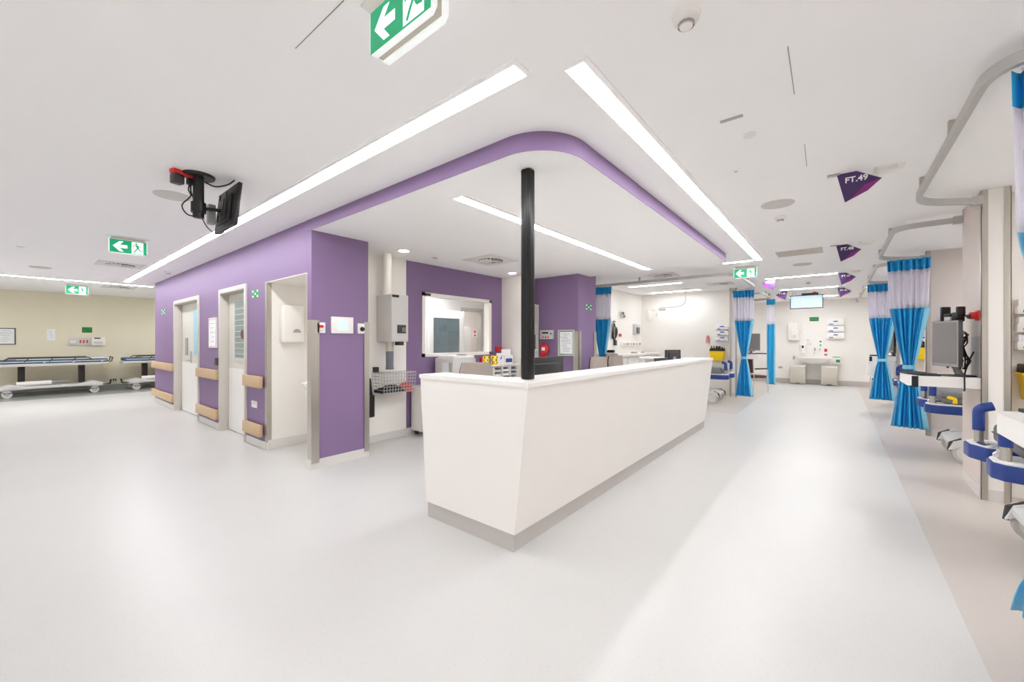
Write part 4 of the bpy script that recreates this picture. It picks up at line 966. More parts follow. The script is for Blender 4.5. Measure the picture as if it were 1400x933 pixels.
# ================================================================== STRETCHERS BY THE CREAM WALL
def stretcher(label, x, y):
    """long side towards -y; 2.1 m along x"""
    t = thing('patient_stretcher', label, 'stretcher', (x, y, 0), 0, 'stretchers parked by the cream wall')
    b = MB(); pr = [(-0.95, 0.18), (-0.82, 0.17), (-0.4, 0.19), (0.4, 0.19), (0.82, 0.17), (0.95, 0.18), (0.95, 0.24), (0.72, 0.33), (0.45, 0.26), (-0.45, 0.26), (-0.72, 0.33), (-0.95, 0.24)]
    b.prism(pr, 'y', -0.30, 0.30, bev=0.02); b.build('base_shell', 'light_grey', t, True)
    for sx in (-1, 1):
        for sy in (-1, 1):
            c = MB().tube([(sx * 0.74, sy * 0.31 - 0.025, 0.09), (sx * 0.74, sy * 0.31 + 0.025, 0.09)], 0.088, 22).build('castor', 'light_grey', t, True)
            MB().tube([(sx * 0.74, sy * 0.31 - 0.028, 0.09), (sx * 0.74, sy * 0.31 + 0.028, 0.09)], 0.05, 18).box(sx * 0.74 - 0.03, sx * 0.74 + 0.03, sy * 0.31 - 0.035, sy * 0.31 + 0.035, 0.12, 0.20).build('castor_hub', 'mid_grey', c, True)
        box('lift_column', (sx * 0.52 - 0.06, sx * 0.52 + 0.06, -0.09, 0.09, 0.28, 0.76), 'column_brown', t, bev=0.01)
        bp = MB(); bp.tube([(sx * 1.0, -0.3, 0.22), (sx * 1.04, -0.3, 0.22), (sx * 1.06, -0.3, 0.34)], 0.02); bp.tube([(sx * 0.9, -0.3, 0.22), (sx * 1.02, -0.3, 0.22)], 0.014); bp.build('brake_pedal', 'black_plastic', t, True)
    MB().tube([(-0.80, -0.33, 0.12), (0.80, -0.33, 0.12)], 0.014).build('foot_bar', 'dark_plastic', t, True)
    MB().cyl((-0.60, -0.12, 0.32), (-0.02, -0.12, 0.33), 0.055, n=18).build('oxygen_cylinder', 'satin_white', t, True)
    MB().cyl((-0.02, -0.12, 0.33), (0.28, -0.12, 0.34), 0.03, 0.02, n=14).build('cylinder_valve', 'grey_plastic', t, True)
    box('deck', (-1.02, 1.02, -0.34, 0.34, 0.76, 0.83), 'light_grey', t, bev=0.012)
    box('mattress', (-1.0, 1.0, -0.31, 0.31, 0.83, 0.92), 'mattress_blue', t, bev=0.03, seg=3)
    box('folded_sheet', (-0.6, 0.95, -0.25, 0.28, 0.92, 0.955), 'bed_plastic', t, bev=0.012)
    for sy in (-1, 1):
        r = MB(); r.tube([(-0.80, sy * 0.36, 0.90), (-0.72, sy * 0.36, 0.965), (0.62, sy * 0.36, 0.965), (0.70, sy * 0.36, 0.90)], 0.013, 8)
        for x_ in (-0.40, 0.0, 0.40): r.tube([(x_, sy * 0.36, 0.965), (x_ - 0.07, sy * 0.36, 0.87)], 0.010, 8)
        rr = r.build('side_rail', 'dark_plastic', t, True)
        r = MB(); r.tube([(-0.95, sy * 0.355, 0.875), (0.97, sy * 0.355, 0.875)], 0.012, 8); r.build('rail_bar', 'light_grey', rr, True)
        for x_ in (-0.15, 0.35, 0.88): MB().cyl((x_, sy * 0.35, 0.86), (x_, sy * 0.39, 0.86), 0.022, n=12).build('rail_knob', 'light_grey', rr, True)
    hd = MB()
    for sy in (-0.22, 0.22): hd.tube([(1.0, sy, 0.80), (1.08, sy, 0.84), (1.10, sy, 0.95), (1.08, sy * 0.5, 0.96)], 0.014, 8)
    hd.build('push_handle', 'dark_plastic', t, True)
    MB().tube([(1.0, -0.33, 0.79), (0.965, -0.34, 0.60)], 0.012, 8).build('release_lever', 'orange', t, True)
    return t
s1 = stretcher('blue stretcher parked by the cream wall under the service panel', 0.60, 16.0)
copy_thing(s1, (2.92, 16.0, 0), 0, 'blue stretcher parked by the cream wall beside the purple wall end')
# on the cream wall
CW = 16.6
framed('framed_chart', 'dark framed chart on the cream wall over the stretcher', 'framed notice', ry(-6, 448, 21.5, 471, CW), NY, 'dark_plastic', None, 6, 0.02)
framed('paper_notice', 'white paper notice on the cream wall between chart and service panel', 'paper notice', ry(64, 449.5, 75.5, 465, CW), NY, 'paper', None, 4, 0.01)
plate('service_panel', 'white service panel with red outlets on the cream wall', 'service panel', ry(93, 461.5, 124, 472, CW), NY, 0.05, 'light_grey', parts=(('outlet', .10, .2, .3, .6, .006, 'satin_white'), ('outlet', .22, .32, .3, .6, .006, 'satin_white'), ('red_outlet', .50, .56, .3, .7, .008, 'red'), ('red_outlet', .65, .71, .3, .7, .008, 'red'), ('red_outlet', .80, .86, .3, .7, .008, 'red')))
plate('wall_dispenser', 'white box with dark slot beside the service panel', 'dispenser', ry(124.5, 460.5, 143.5, 472, CW), NY, 0.09, 'satin_white', parts=(('slot', .2, .65, .78, .92, .003, 'black_plastic'), ('label', .15, .8, .2, .45, .002, 'light_grey')))
plate('green_notice', 'dark green notice on the cream wall above the service panel', 'sign', ry(112, 447, 126, 454.5, CW), NY, 0.008, 'sign_dark_green', parts=(('mark', .7, .95, .6, .9, .001, 'sign_green'), ('print', .1, .5, .3, .4, .001, 'sign_green')))
plate('wall_outlet', 'small dark and white outlet low on the cream wall between the stretchers', 'socket', ry(153, 517, 160, 521, CW), NY, 0.03, 'satin_white', parts=(('plug', .1, .4, .2, .8, .02, 'black_plastic'), ('plug', .55, .85, .2, .8, .02, 'black_plastic')))

# ================================================================== BAY FURNITURE
def hospital_bed(label, x, y, rz, first=[None]):
    """foot end at local y = 0 facing -y, bed runs to +y"""
    if first[0] is not None: return copy_thing(first[0], (x, y, 0), rz, label)
    t = thing('hospital_bed', label, 'bed', (x, y, 0), rz, 'emergency bay beds'); first[0] = t
    b = MB(); b.prism([(0.20, 0.14), (1.95, 0.14), (2.0, 0.22), (1.8, 0.33), (0.45, 0.30), (0.16, 0.24)], 'x', -0.27, 0.27, bev=0.03); b.build('base_shell', 'bed_plastic', t, True)
    for sx in (-1, 1):
        for yy in (0.30, 1.84):
            c = MB().tube([(sx * 0.31 - 0.028, yy, 0.115), (sx * 0.31 + 0.028, yy, 0.115)], 0.115, 24).build('castor', 'light_grey', t, True)
            MB().tube([(sx * 0.31 - 0.032, yy, 0.115), (sx * 0.31 + 0.032, yy, 0.115)], 0.085, 20).build('wheel_cover', 'bed_plastic', c, True)
            MB().prism([(yy - 0.15, 0.14), (yy - 0.11, 0.24), (yy + 0.0, 0.29), (yy + 0.13, 0.25), (yy + 0.10, 0.19), (yy, 0.22), (yy - 0.09, 0.17)], 'x', sx * 0.31 - 0.045, sx * 0.31 + 0.045).build('castor_guard', 'bed_plastic', c, True)
        MB().tube([(sx * 0.31, 0.26, 0.27), (sx * 0.31, 0.17, 0.22), (sx * 0.31, 0.16, 0.13)], 0.018, 8).build('brake_pedal', 'dark_plastic', t, True)
    for yy in (0.60, 1.55): box('lift_column', (-0.09, 0.09, yy - 0.07, yy + 0.07, 0.28, 0.55), 'grey_plastic', t, bev=0.01)
    box('deck', (-0.36, 0.36, 0.14, 2.05, 0.54, 0.60), 'bed_plastic', t, bev=0.012)
    box('mattress_tray', (-0.31, 0.31, 0.36, 2.0, 0.60, 0.673), 'light_grey', t)
    box('mattress', (-0.33, 0.33, 0.10, 2.02, 0.672, 0.81), 'mattress_grey', t, bev=0.035, seg=3)
    box('mattress_seam', (-0.334, 0.334, 0.098, 2.022, 0.738, 0.745), 'dark_plastic', t)
    def bumper(sx):
        pts = [(sx * 0.10, 0.03), (sx * 0.22, -0.035), (sx * 0.34, -0.04), (sx * 0.40, 0.0), (sx * 0.425, 0.08), (sx * 0.42, 0.30), (sx * 0.36, 0.34), (sx * 0.10, 0.30)]
        o = MB().prism(pts, 'z', 0.555, 0.655, bev=0.012).build('corner_bumper', 'navy', t, True)
        cx_, cy_ = sx * 0.27, 0.14
        MB().prism([(cx_ + (px - cx_) * 0.93, cy_ + (py - cy_) * 0.93) for px, py in pts], 'z', 0.65, 0.665, bev=0.004).build('bumper_top', 'bed_plastic', o, True)
        MB().prism([(sx * (0.22 + 0.07 * math.cos(a)), 0.03 + 0.022 * math.sin(a)) for a in [2 * PI * k / 14 for k in range(14)]], 'z', 0.6655, 0.668).build('grip_slot', 'navy', o, True)
        MB().cyl((sx * 0.30, 0.03, 0.65), (sx * 0.30, 0.03, 0.78), 0.026, n=18).build('handle_post', 'steel', t, True)
        h = fillet([Vector((sx * 0.30, 0.03, 0.75)), Vector((sx * 0.30, 0.03, 0.91)), Vector((sx * 0.30, 0.10, 0.93))], 0.05, 6)
        MB().tube([tuple(q) for q in h], 0.032, 16).build('push_grip', 'navy', t, True)
    bumper(-1); bumper(1)
    MB().tube([(0.36, 0.20, 0.68), (0.36, 0.20, 0.73), (0.33, 0.16, 0.745), (0.29, 0.14, 0.735)], 0.020, 12).build('pole_socket', 'yellow', t, True)
    MB().lathe([(0.001, 0), (0.04, 0), (0.038, 0.02), (0.022, 0.035), (0.024, 0.05), (0.001, 0.052)], (0.20, 0.035, 0.665), 18).build('lock_knob', 'chrome', t, True)
    MB().tube([(0.12, 0.03, 0.672), (0.02, 0.07, 0.70), (-0.16, 0.05, 0.676)], 0.008, 8).build('drip_rod', 'chrome', t, True)
    for sx in (-1, 1):
        r = MB().box(sx * 0.40 - 0.012, sx * 0.40 + 0.012, 0.50, 1.45, 0.47, 0.57, bev=0.01).build('side_rail', 'bed_plastic', t, True)
        MB().box(sx * 0.415 - 0.012, sx * 0.415 + 0.012, 0.62, 1.30, 0.515, 0.55, bev=0.008).build('rail_grip', 'navy', r, True)
        for yy in (0.6, 1.35): MB().box(sx * 0.37 - 0.03, sx * 0.37 + 0.03, yy - 0.02, yy + 0.02, 0.46, 0.58).build('rail_hinge', 'grey_plastic', r)
    return t
hospital_bed('bed with tall blue push grips and a yellow pole socket in front', 4.12, -0.78, PY)
hospital_bed('bed with grey mattress and blue bumpers beyond the grey monitor shelf', 7.12, -0.86, PY)
hospital_bed('bed with grey mattress between the two tied curtains', 10.15, -0.88, PY)
hospital_bed('bed with blue bumpers behind the end of the counter', 10.12, 1.86, NY)
hospital_bed('bed seen behind the tied curtain in the left bay of the FT.45 flag', 13.0, 2.05, NY)

def work_shelf(label, x, y, rz, W=0.66, D=0.47):
    """thick white wall shelf with a rounded free corner; back on y = 0, near end at local +x"""
    t = thing('work_shelf', label, 'shelf', (x, y, 0), rz, 'white work shelves at the bay ends')
    pts = [(-W / 2, 0), (-W / 2, -D * 0.55)] + [(-W / 2 + 0.08 - 0.08 * math.cos(a), -D + 0.08 - 0.08 * math.sin(a)) for a in [PI / 2 * k / 6 for k in range(7)]] + [(W / 2 - 0.06 + 0.06 * math.sin(a), -D + 0.06 - 0.06 * math.cos(a)) for a in [PI / 2 * k / 5 for k in range(6)]] + [(W / 2, 0)]
    MB().prism(pts, 'z', 0.975, 1.07).build('shelf_body', 'satin_white', t)
    box('edge_clip', (W / 2 - 0.008, W / 2 + 0.008, -D + 0.03, -D + 0.075, 0.965, 1.069), 'black_plastic', t, bev=0.003)
    return t
def work_screen(label, x, y, z, rz, kb, scanner=True, screen='screen_grey'):
    t = monitor('workstation_monitor', label, (x, y, z), rz, 0.34, 0.43, 0.09, screen, 'grey_plastic', 'dark_plastic')
    # bundle of cables behind the screen
    b = MB(); random.seed(3)
    for i in range(14):
        px = random.uniform(-0.13, 0.10); pts = [(px, 0.075, 0.47 - 0.012 * i)]
        for k in range(1, 6): pts.append((px + random.uniform(-0.05, 0.05), 0.08 + 0.06 * random.random(), 0.47 - 0.08 * k))
        b.tube(smooth(pts, 3), 0.006, 6)
    b.build('cable_bundle', 'black_plastic', t, True)
    if scanner:
        s = MB().box(-0.03, 0.05, 0.06, 0.12, 0.51, 0.60, bev=0.01).box(-0.13, -0.02, 0.05, 0.10, 0.56, 0.59, bev=0.008).box(-0.14, -0.11, 0.04, 0.11, 0.52, 0.66, bev=0.008).box(0.045, 0.075, 0.05, 0.11, 0.55, 0.65, bev=0.008).build('scanner_holder', 'black_plastic', t, True)
        box('scanner_window', (-0.11, -0.03, 0.055, 0.062, 0.52, 0.56), 'light_grey', s)
    k = thing('computer_keyboard', kb, 'keyboard', (x, y, z), rz, 'dark keyboards')
    return t, k
def keyboard(k, x, y):
    b = MB().box(-0.21, 0.21, -0.075, 0.075, 0, 0.018, bev=0.004).build('keyboard_case', 'black_plastic', k, True)
    ks = MB()
    for i in range(14):
        for j in range(5): ks.box(-0.195 + i * 0.028, -0.171 + i * 0.028, -0.062 + j * 0.025, -0.042 + j * 0.025, 0.018, 0.024)
    ks.build('keys', 'dark_plastic', b)
    k.location.x = x; k.location.y = y
work_shelf('thick white shelf on the taupe column past the FT.49 flag', 5.69, -1.0, PY, 0.66, 0.47)
work_shelf('thick white shelf at the bay edge before the nearest bed handles', 2.69, -1.0, PY, 0.48, 0.42)
t = work_shelf('white shelf with a drawer box on the far taupe column by the tied curtain', 11.92, -1.0, PY, 0.66, 0.47); box('drawer_box', (-0.32, 0.32, -0.44, 0, 0.64, 0.975), 'satin_white', t, bev=0.006)
work_shelf('thick white shelf on the white column behind the left tied curtain', 11.63, 1.92, NY, 0.66, 0.47)
MON1, k = work_screen('grey monitor on the white shelf before the red socket', 5.52, -0.80, 1.07, PI + 0.37, 'dark keyboard on the shelf beside the grey monitor'); keyboard(k, 5.60, -0.63); k.rotation_euler.z = PI + 0.3
k2 = thing('computer_keyboard', 'dark keyboard on the shelf edge above the nearest bed bumper', 'keyboard', (2.78, -0.74, 1.07), 0.35, 'dark keyboards'); keyboard(k2, 2.76, -0.80)
t, k = work_screen('dark monitor bundle on the far shelf by the tied curtain', 11.95, -0.88, 1.07, -PI / 2 - 1.1, 'dark keyboard on the far shelf by the tied curtain'); keyboard(k, 11.95, -0.66); k.rotation_euler.z = PI
t, k = work_screen('dark monitor on the shelf behind the left tied curtain', 11.62, 1.62, 1.07, -1.0, 'dark keyboard on the shelf behind the left tied curtain', False); keyboard(k, 11.85, 1.56); k.rotation_euler.z = -1.5
# red socket plates on the columns
def red_socket(label, loc, rz):
    t = thing('red_socket', label, 'socket', loc, rz, 'red wall sockets')
    box('socket_plate', (-0.06, 0.06, -0.012, 0, -0.045, 0.045), 'red', t, bev=0.003)
    box('plug', (0.0, 0.05, -0.06, -0.012, -0.03, 0.03), 'red', t, bev=0.006); box('plug', (-0.05, -0.005, -0.05, -0.012, -0.03, 0.03), 'red', t, bev=0.006)
    MB().tube([(0.03, -0.055, 0), (0.08, -0.08, -0.005), (0.14, -0.08, -0.02)], 0.014, 8).build('plug_lead', 'black_plastic', t, True)
red_socket('red power socket on the taupe column above the grey monitor', (5.47, -1.0, 1.63), PY)
red_socket('red power socket on the far taupe column', (11.72, -1.0, 1.62), PY)
pl_ = plate('grey_board', 'grey backing panel on the taupe column behind the monitor', 'panel', (Vector((5.52, -1.0, 1.08)), 0.30, 0.36), PY, 0.008, 'mid_grey')
cd = MB().tube(smooth([(0, 0, 0.22), (-0.06, 0.05, 0.10), (-0.15, 0.08, 0.02), (-0.20, 0.09, -0.02), (-0.20, 0.09, -0.12), (-0.15, 0.09, -0.125)]), 0.006, 8).build('power_lead', 'black_plastic', None, True)
cd.location = (5.54, -0.985, 1.08); bpy.context.view_layer.update(); cd.parent = MON1; cd.matrix_parent_inverse = MON1.matrix_world.inverted()

def glove_boxes(loc, rz, where, cols=('blue_label', 'blue_label', 'blue_label'), W=0.25, H=0.135):
    names = ('top', 'middle', 'bottom')
    for i in range(3):
        t = thing('glove_box', '%s white glove box in its wall holder %s' % (names[i], where), 'glove box', loc + Vector((0, 0, (2 - i) * (H + 0.022))), rz, 'wall-mounted glove boxes')
        box('holder', (-W / 2 - 0.008, W / 2 + 0.008, -0.10, 0, 0, H * 0.55), 'gloss_white', t, bev=0.004)
        b = box('carton', (-W / 2, W / 2, -0.095, -0.003, 0.004, H), 'paper', t, bev=0.003)
        MB().prism([(0.0 + 0.06 * math.cos(a), H * 0.62 + 0.022 * math.sin(a)) for a in [2 * PI * k / 16 for k in range(16)]], 'y', -0.0975, -0.094).build('opening', cols[i], b)
        box('label_strip', (-W * 0.4, -W * 0.15, -0.102, -0.0995, H * 0.12, H * 0.26), cols[i], b)
def sharps_bin(label, loc, rz):
    t = thing('sharps_bin', label, 'sharps bin', loc, rz, 'yellow sharps bins')
    MB().prism([(-0.14, 0), (0.14, 0), (0.17, 0.24), (-0.17, 0.24)], 'y', -0.20, 0, bev=0.01).build('bin_body', 'yellow', t, True)
    MB().prism([(-0.17, 0.235), (0.17, 0.235), (0.165, 0.32), (-0.165, 0.32)], 'y', -0.19, -0.01, bev=0.008).build('bin_lid', 'dark_brown', t, True)
    rim = MB(); rim.box(-0.18, 0.18, -0.21, 0.0, 0.225, 0.245, bev=0.004); rim.build('bin_rim', 'yellow', t, True)
    box('bin_label', (-0.05, 0.05, -0.19, -0.172, 0.07, 0.15), 'dark_brown', t); box('warning_mark', (0.07, 0.10, -0.19, -0.175, 0.06, 0.12), 'black_plastic', t)
    fl = MB(); random.seed(5)
    for i in range(8):
        a = random.uniform(-0.12, 0.12); fl.tube([(a, -0.1, 0.31), (a + random.uniform(-0.04, 0.04), -0.12 + random.uniform(-0.05, 0.05), 0.345 + random.uniform(0, 0.03))], 0.014, 6)
    fl.build('bin_flap', 'dark_brown', t, True)
glove_boxes(Vector((5.60, -1.365, 1.32)), NX, 'on the wall beyond the nearest bed', ('dark_plastic', 'red', 'sign_green'))
sharps_bin('yellow sharps bin on the wall beyond the nearest bed handles', Vector((5.60, -1.415, 0.88)), NX)
glove_boxes(Vector((8.46, -1.345, 1.33)), NX, 'on the taupe partition behind the grey monitor', ('ink', 'blue_label', 'blue_label'))
glove_boxes(Vector((11.83, -1.42, 1.38)), NX, 'on the far partition behind the middle curtain')
sharps_bin('yellow sharps bin on the far partition behind the middle tied curtain', Vector((11.83, -1.38, 1.02)), NX)
r = rx(980.5, 441, 996, 466, 11.6)
glove_boxes(Vector((11.6, r[0].y, r[0].z)), NX, 'on the white partition past the counter', W=0.27, H=0.125)
r = rx(970, 470.6, 994, 491, 11.6)
sharps_bin('yellow sharps bin on the white partition past the counter', Vector((11.6, r[0].y, r[0].z - 0.02)), NX)
t = thing('tourniquet_bundle', 'bundle of pink straps hung beside the sharps bin past the counter', 'straps', Vector((11.6, r[0].y + 0.24, 1.42)), NX)
for i in range(4): MB().tube([(0.015 * i - 0.03, -0.01, 0.12), (0.02 * i - 0.035, -0.03, 0.05), (0.03 * i - 0.05, -0.02, -0.1 + 0.03 * (i % 2))], 0.006, 6).build('strap', 'pink_cloth', t, True)

def visitor_chair(label, x, y, rz, seat='black_plastic', first=[None]):
    t = thing('visitor_chair', label, 'chair', (x, y, 0), rz, 'bay visitor chairs')
    box('seat', (-0.23, 0.23, -0.22, 0.24, 0.42, 0.48), seat, t, bev=0.02)
    box('backrest', (-0.22, 0.22, 0.22, 0.26, 0.55, 0.92), seat, t, bev=0.02)
    for sx in (-1, 1):
        MB().tube([(sx * 0.25, -0.24, 0), (sx * 0.25, -0.22, 0.62), (sx * 0.25, -0.18, 0.65), (sx * 0.25, 0.2, 0.65)], 0.012, 8).build('leg', 'chrome', t, True)
        MB().tube([(sx * 0.25, 0.30, 0), (sx * 0.24, 0.24, 0.45), (sx * 0.23, 0.27, 0.9)], 0.012, 8).build('leg', 'chrome', t, True)
        box('armrest', (sx * 0.25 - 0.03, sx * 0.25 + 0.03, -0.2, 0.2, 0.65, 0.68), 'black_plastic', t, bev=0.01)
    for yy in (-0.2, 0.2): MB().tube([(-0.25, yy, 0.40), (0.25, yy, 0.40)], 0.010, 8).build('crossbar', 'chrome', t, True)
visitor_chair('maroon visitor chair behind the left tied curtain', 12.55, 1.75, 1.0, 'maroon')
visitor_chair('black visitor chair under the far shelf by the tied curtain', 13.35, -1.0, 2.2)
visitor_chair('black visitor chair beside the bed past the FT.48 flag', 8.02, -1.75, 2.9)

# ------------------------------------------------------------------ curtains
def curtain(label, x, y, rz, half, waist=None, pull=(0, 0), zt=TZ - 0.06, zb=0.16, zw=1.0, bottom=None, folds=7, amp=0.05, body=('curtain_blue',), lean=0.0, zmesh=None, zhead=None, flat=False):
    """a bay curtain hanging from its track: header band, white mesh, blue cloth tied at the waist"""
    t = thing('bay_curtain', label, 'curtain', (x, y, 0), rz, 'blue bay curtains')
    zhead = zhead or zt - 0.16; zmesh = zmesh or zt - 0.72
    bottom = bottom or half * 0.8
    def width(z):
        if waist is None: return half
        if z > zmesh: return half * (1 - 0.10 * (zt - z) / (zt - zmesh))
        if z > zw:
            s = (z - zw) / (zmesh - zw); return waist + (half * 0.90 - waist) * (s ** 0.9)
        s = (zw - z) / (zw - zb); return waist + (bottom - waist) * (s ** 0.75)
    def shift(z):
        k = max(0.0, 1 - abs(z - zw) / ((zmesh - zw) if z > zw else (zw - zb))); k = k * k * (3 - 2 * k); return pull[0] * k, pull[1] * k
    def sheet(name, m, z0, z1, u0, u1, rows, dy=0.0, parent=t, nf=folds):
        b = MB(); N = 6 * nf; V = []
        for j in range(rows + 1):
            z = z0 + (z1 - z0) * j / rows; w = width(z); row = []
            for i in range(N + 1):
                s = -1 + 2 * (u0 + (u1 - u0) * i / N); ph = nf * PI * (u0 + (u1 - u0) * i / N) * 2
                a = amp * (0.35 + 0.65 * min(1, w / half)) * (0.5 if flat else 1)
                sx_, sy_ = shift(z); row.append(b.bm.verts.new((s * w + sx_ + 0.008 * math.cos(ph * 0.5), sy_ + dy + a * math.sin(ph + 0.6 * math.sin(z * 2.1)), z)))
            V.append(row)
        for j in range(rows):
            for i in range(N): b.bm.faces.new((V[j][i], V[j][i + 1], V[j + 1][i + 1], V[j + 1][i]))
        o = b.build(name, m, parent, True)
        sm = o.modifiers.new('thickness', 'SOLIDIFY'); sm.thickness = 0.003
        return o
    sheet('header_band', 'curtain_blue', zhead, zt, 0, 1, 3)
    sheet('mesh_panel', 'mesh_white', zmesh, zhead, 0, 1, 6)
    bd = sheet('cloth', 'curtain_blue', zb, zmesh, 0.13, 0.87, 26)
    sheet('edge_border', 'curtain_edge', zb, zmesh, 0.0, 0.13, 26, parent=bd, nf=2)
    sheet('edge_border', 'curtain_edge', zb, zmesh, 0.87, 1.0, 26, parent=bd, nf=2)
    if waist is not None:
        MB().lathe([(waist * 1.12, zw - 0.03), (waist * 1.18, zw), (waist * 1.12, zw + 0.03)], (pull[0], pull[1], 0), 20).build('tie_back', 'curtain_edge', t, True)
    hk = MB()
    for i in range(folds): hk.box(-half + 2 * half * (i + 0.5) / folds - 0.006, -half + 2 * half * (i + 0.5) / folds + 0.006, -0.006, 0.006, zt, TZ - 0.056)
    hk.build('hooks', 'satin_white', t)
    return t
VIEW = -PI / 2 - 0.15
curtain('blue curtain tied at the waist by the taupe partition, between grey monitor and far shelf', 8.20, -0.825, VIEW, 0.235, 0.055, zw=1.02, bottom=0.20, zb=0.13)
curtain('blue curtain tied at the waist in front of the far taupe column', 11.36, -0.745, VIEW, 0.235, 0.06, zw=1.0, bottom=0.21, zb=0.17)
curtain('blue and white curtain hanging at the end of the curved track over the nearest bed', 2.76, -0.75, -1.84, 0.15, 0.05, (0.16, -0.46), zw=1.0, bottom=0.155, zb=0.19, folds=4, amp=0.04)
curtain('blue curtain tied at the waist in front of the white column past the counter', 10.85, 1.70, VIEW + 0.1, 0.23, 0.05, zw=1.0, bottom=0.19, zb=0.09)
curtain('narrow flat blue curtain hanging straight at the left of the far wall', 13.62, 1.46, VIEW, 0.11, None, zb=0.16, folds=2, amp=0.03, flat=True)
curtain('blue curtain tied at the waist behind the purple column', 8.2, 4.05, VIEW + 0.3, 0.23, 0.06, zw=0.98, bottom=0.2, zb=0.16)

# ================================================================== FAR WALL
FX = 16.3
t = thing('hanging_screen', 'lit flat screen hung from the ceiling before the far wall', 'screen', (13.3, 0.62, CEIL), NX)
for x in (-0.30, -0.24): MB().tube([(x, 0.03, 0), (x, 0.03, -0.12)], 0.018, 10).build('drop_pole', 'satin_white', t, True)
sc = box('screen_case', (-0.36, 0.36, -0.03, 0.03, -0.46, -0.10), 'dark_plastic', t, bev=0.006)
box('screen', (-0.34, 0.34, -0.034, -0.030, -0.44, -0.12), 'screen_lit', sc)
ci = MB(); ci.tube([(0.02 + 0.16 * math.cos(a), -0.0345, -0.28 + 0.13 * math.sin(a)) for a in [2 * PI * k / 40 for k in range(40)]], 0.003, 6, closed=True); ci.build('circle_print', 'ink_light', sc, True)
box('camera_bar', (-0.10, 0.26, -0.02, 0.04, -0.10, -0.05), 'black_plastic', t, bev=0.008)
box('red_tab', (0.14, 0.22, -0.024, 0.03, -0.052, -0.03), 'red', t)
plate('mirror_cabinet', 'white towel dispenser on the far wall left of the basin', 'dispenser', rx(1078, 441.5, 1094, 465, FX), NX, 0.12, 'gloss_white', bev=0.02, parts=(('slot', .4, .65, .15, .3, .002, 'light_grey'),))
plate('green_sign', 'green sign with white print on the far wall under the hanging screen', 'sign', rx(1107, 433.5, 1119.5, 439, FX), NX, 0.01, 'sign_dark_green', parts=(('print', .1, .4, .3, .7, .001, 'sign_green'), ('print', .5, .9, .3, .7, .001, 'sign_green')))
r = rx(1135, 442, 1150, 465, FX)
glove_boxes(Vector((FX, r[0].y, r[0].z + 0.05)), NX, 'on the far wall', W=0.40, H=0.19)
def small(name, label, cat, u0, v0, u1, v1, m, d=0.06, parts=()):
    return plate(name, label, cat, rx(u0, v0, u1, v1, FX), NX, d, m, parts=parts, bev=0.01)
t = small('soap_dispenser', 'white soap dispenser with dark window on the far wall', 'dispenser', 1095.5, 470.5, 1101.5, 483, 'gloss_white', 0.1, (('window', .15, .6, .6, .85, .003, 'black_plastic'),))
small('wall_notice', 'small white notice above the soap dispenser on the far wall', 'notice', 1103.5, 463.5, 1109.5, 472, 'paper', 0.006, (('print', .1, .25, .75, .95, .001, 'ink'), ('print', .7, .85, .1, .3, .001, 'ink_light')))
small('wall_notice', 'small notice with green print above the basin on the far wall', 'notice', 1119.5, 463.5, 1124, 474, 'paper', 0.006, (('print', .2, .8, .6, .8, .001, 'sign_green'), ('print', .2, .8, .15, .3, .001, 'sign_green')))
small('wall_notice', 'small notice with red print right of the basin', 'notice', 1126.5, 475.5, 1131.5, 487, 'paper', 0.006, (('print', .1, .9, .55, .9, .001, 'red'), ('print', .1, .9, .1, .3, .001, 'pink_cloth')))
small('wipe_dispenser', 'white and green wipe dispenser right of the basin on the far wall', 'dispenser', 1138, 487, 1149, 497, 'satin_white', 0.12, (('green_label', .45, .95, .2, .6, .003, 'sign_green'), ('green_lid', .05, .95, .88, .98, .003, 'sign_green')))
small('wall_switch', 'small grey switch left of the basin on the far wall', 'switch', 1084, 486, 1087, 491, 'mid_grey', 0.02)
small('wall_outlet', 'grey outlet low on the far wall beside the narrow curtain', 'socket', 1064, 500.5, 1070, 503, 'mid_grey', 0.02)
for u0, u1, l in ((1082, 1102, 'beige bin panel under the basin next to the narrow curtain side'), (1123, 1145, 'beige bin panel under the basin next to the wipe dispenser side')):
    loc, W, Hh = rx(u0, 504, u1, 521, FX)
    t = thing('waste_bin', l, 'bin', (FX - 0.3, loc.y, 0), NX, 'bins under the basin')
    box('bin_body', (-W / 2, W / 2, -0.1, 0.26, 0.02, 0.57), 'beige_panel', t, bev=0.01); box('bin_lid', (-W / 2 - 0.005, W / 2 + 0.005, -0.105, 0.265, 0.57, 0.61), 'satin_white', t, bev=0.01)
    box('pedal', (-0.06, 0.06, -0.14, -0.1, 0.03, 0.05), 'dark_plastic', t)
r = rx(1096, 490, 1131, 500, FX)
basin('wide white basin on the far wall below the notices', (FX, r[0].y, 0.86), NX, 0.95, 0.5, 'scrub_basin')
for u in (1114, 1121): small('wall_tap', 'small chrome tap lever above the wide basin', 'tap', u - 1, 475.5, u + 1.2, 479, 'chrome', 0.08)['group'] = 'tap levers above the far basin'

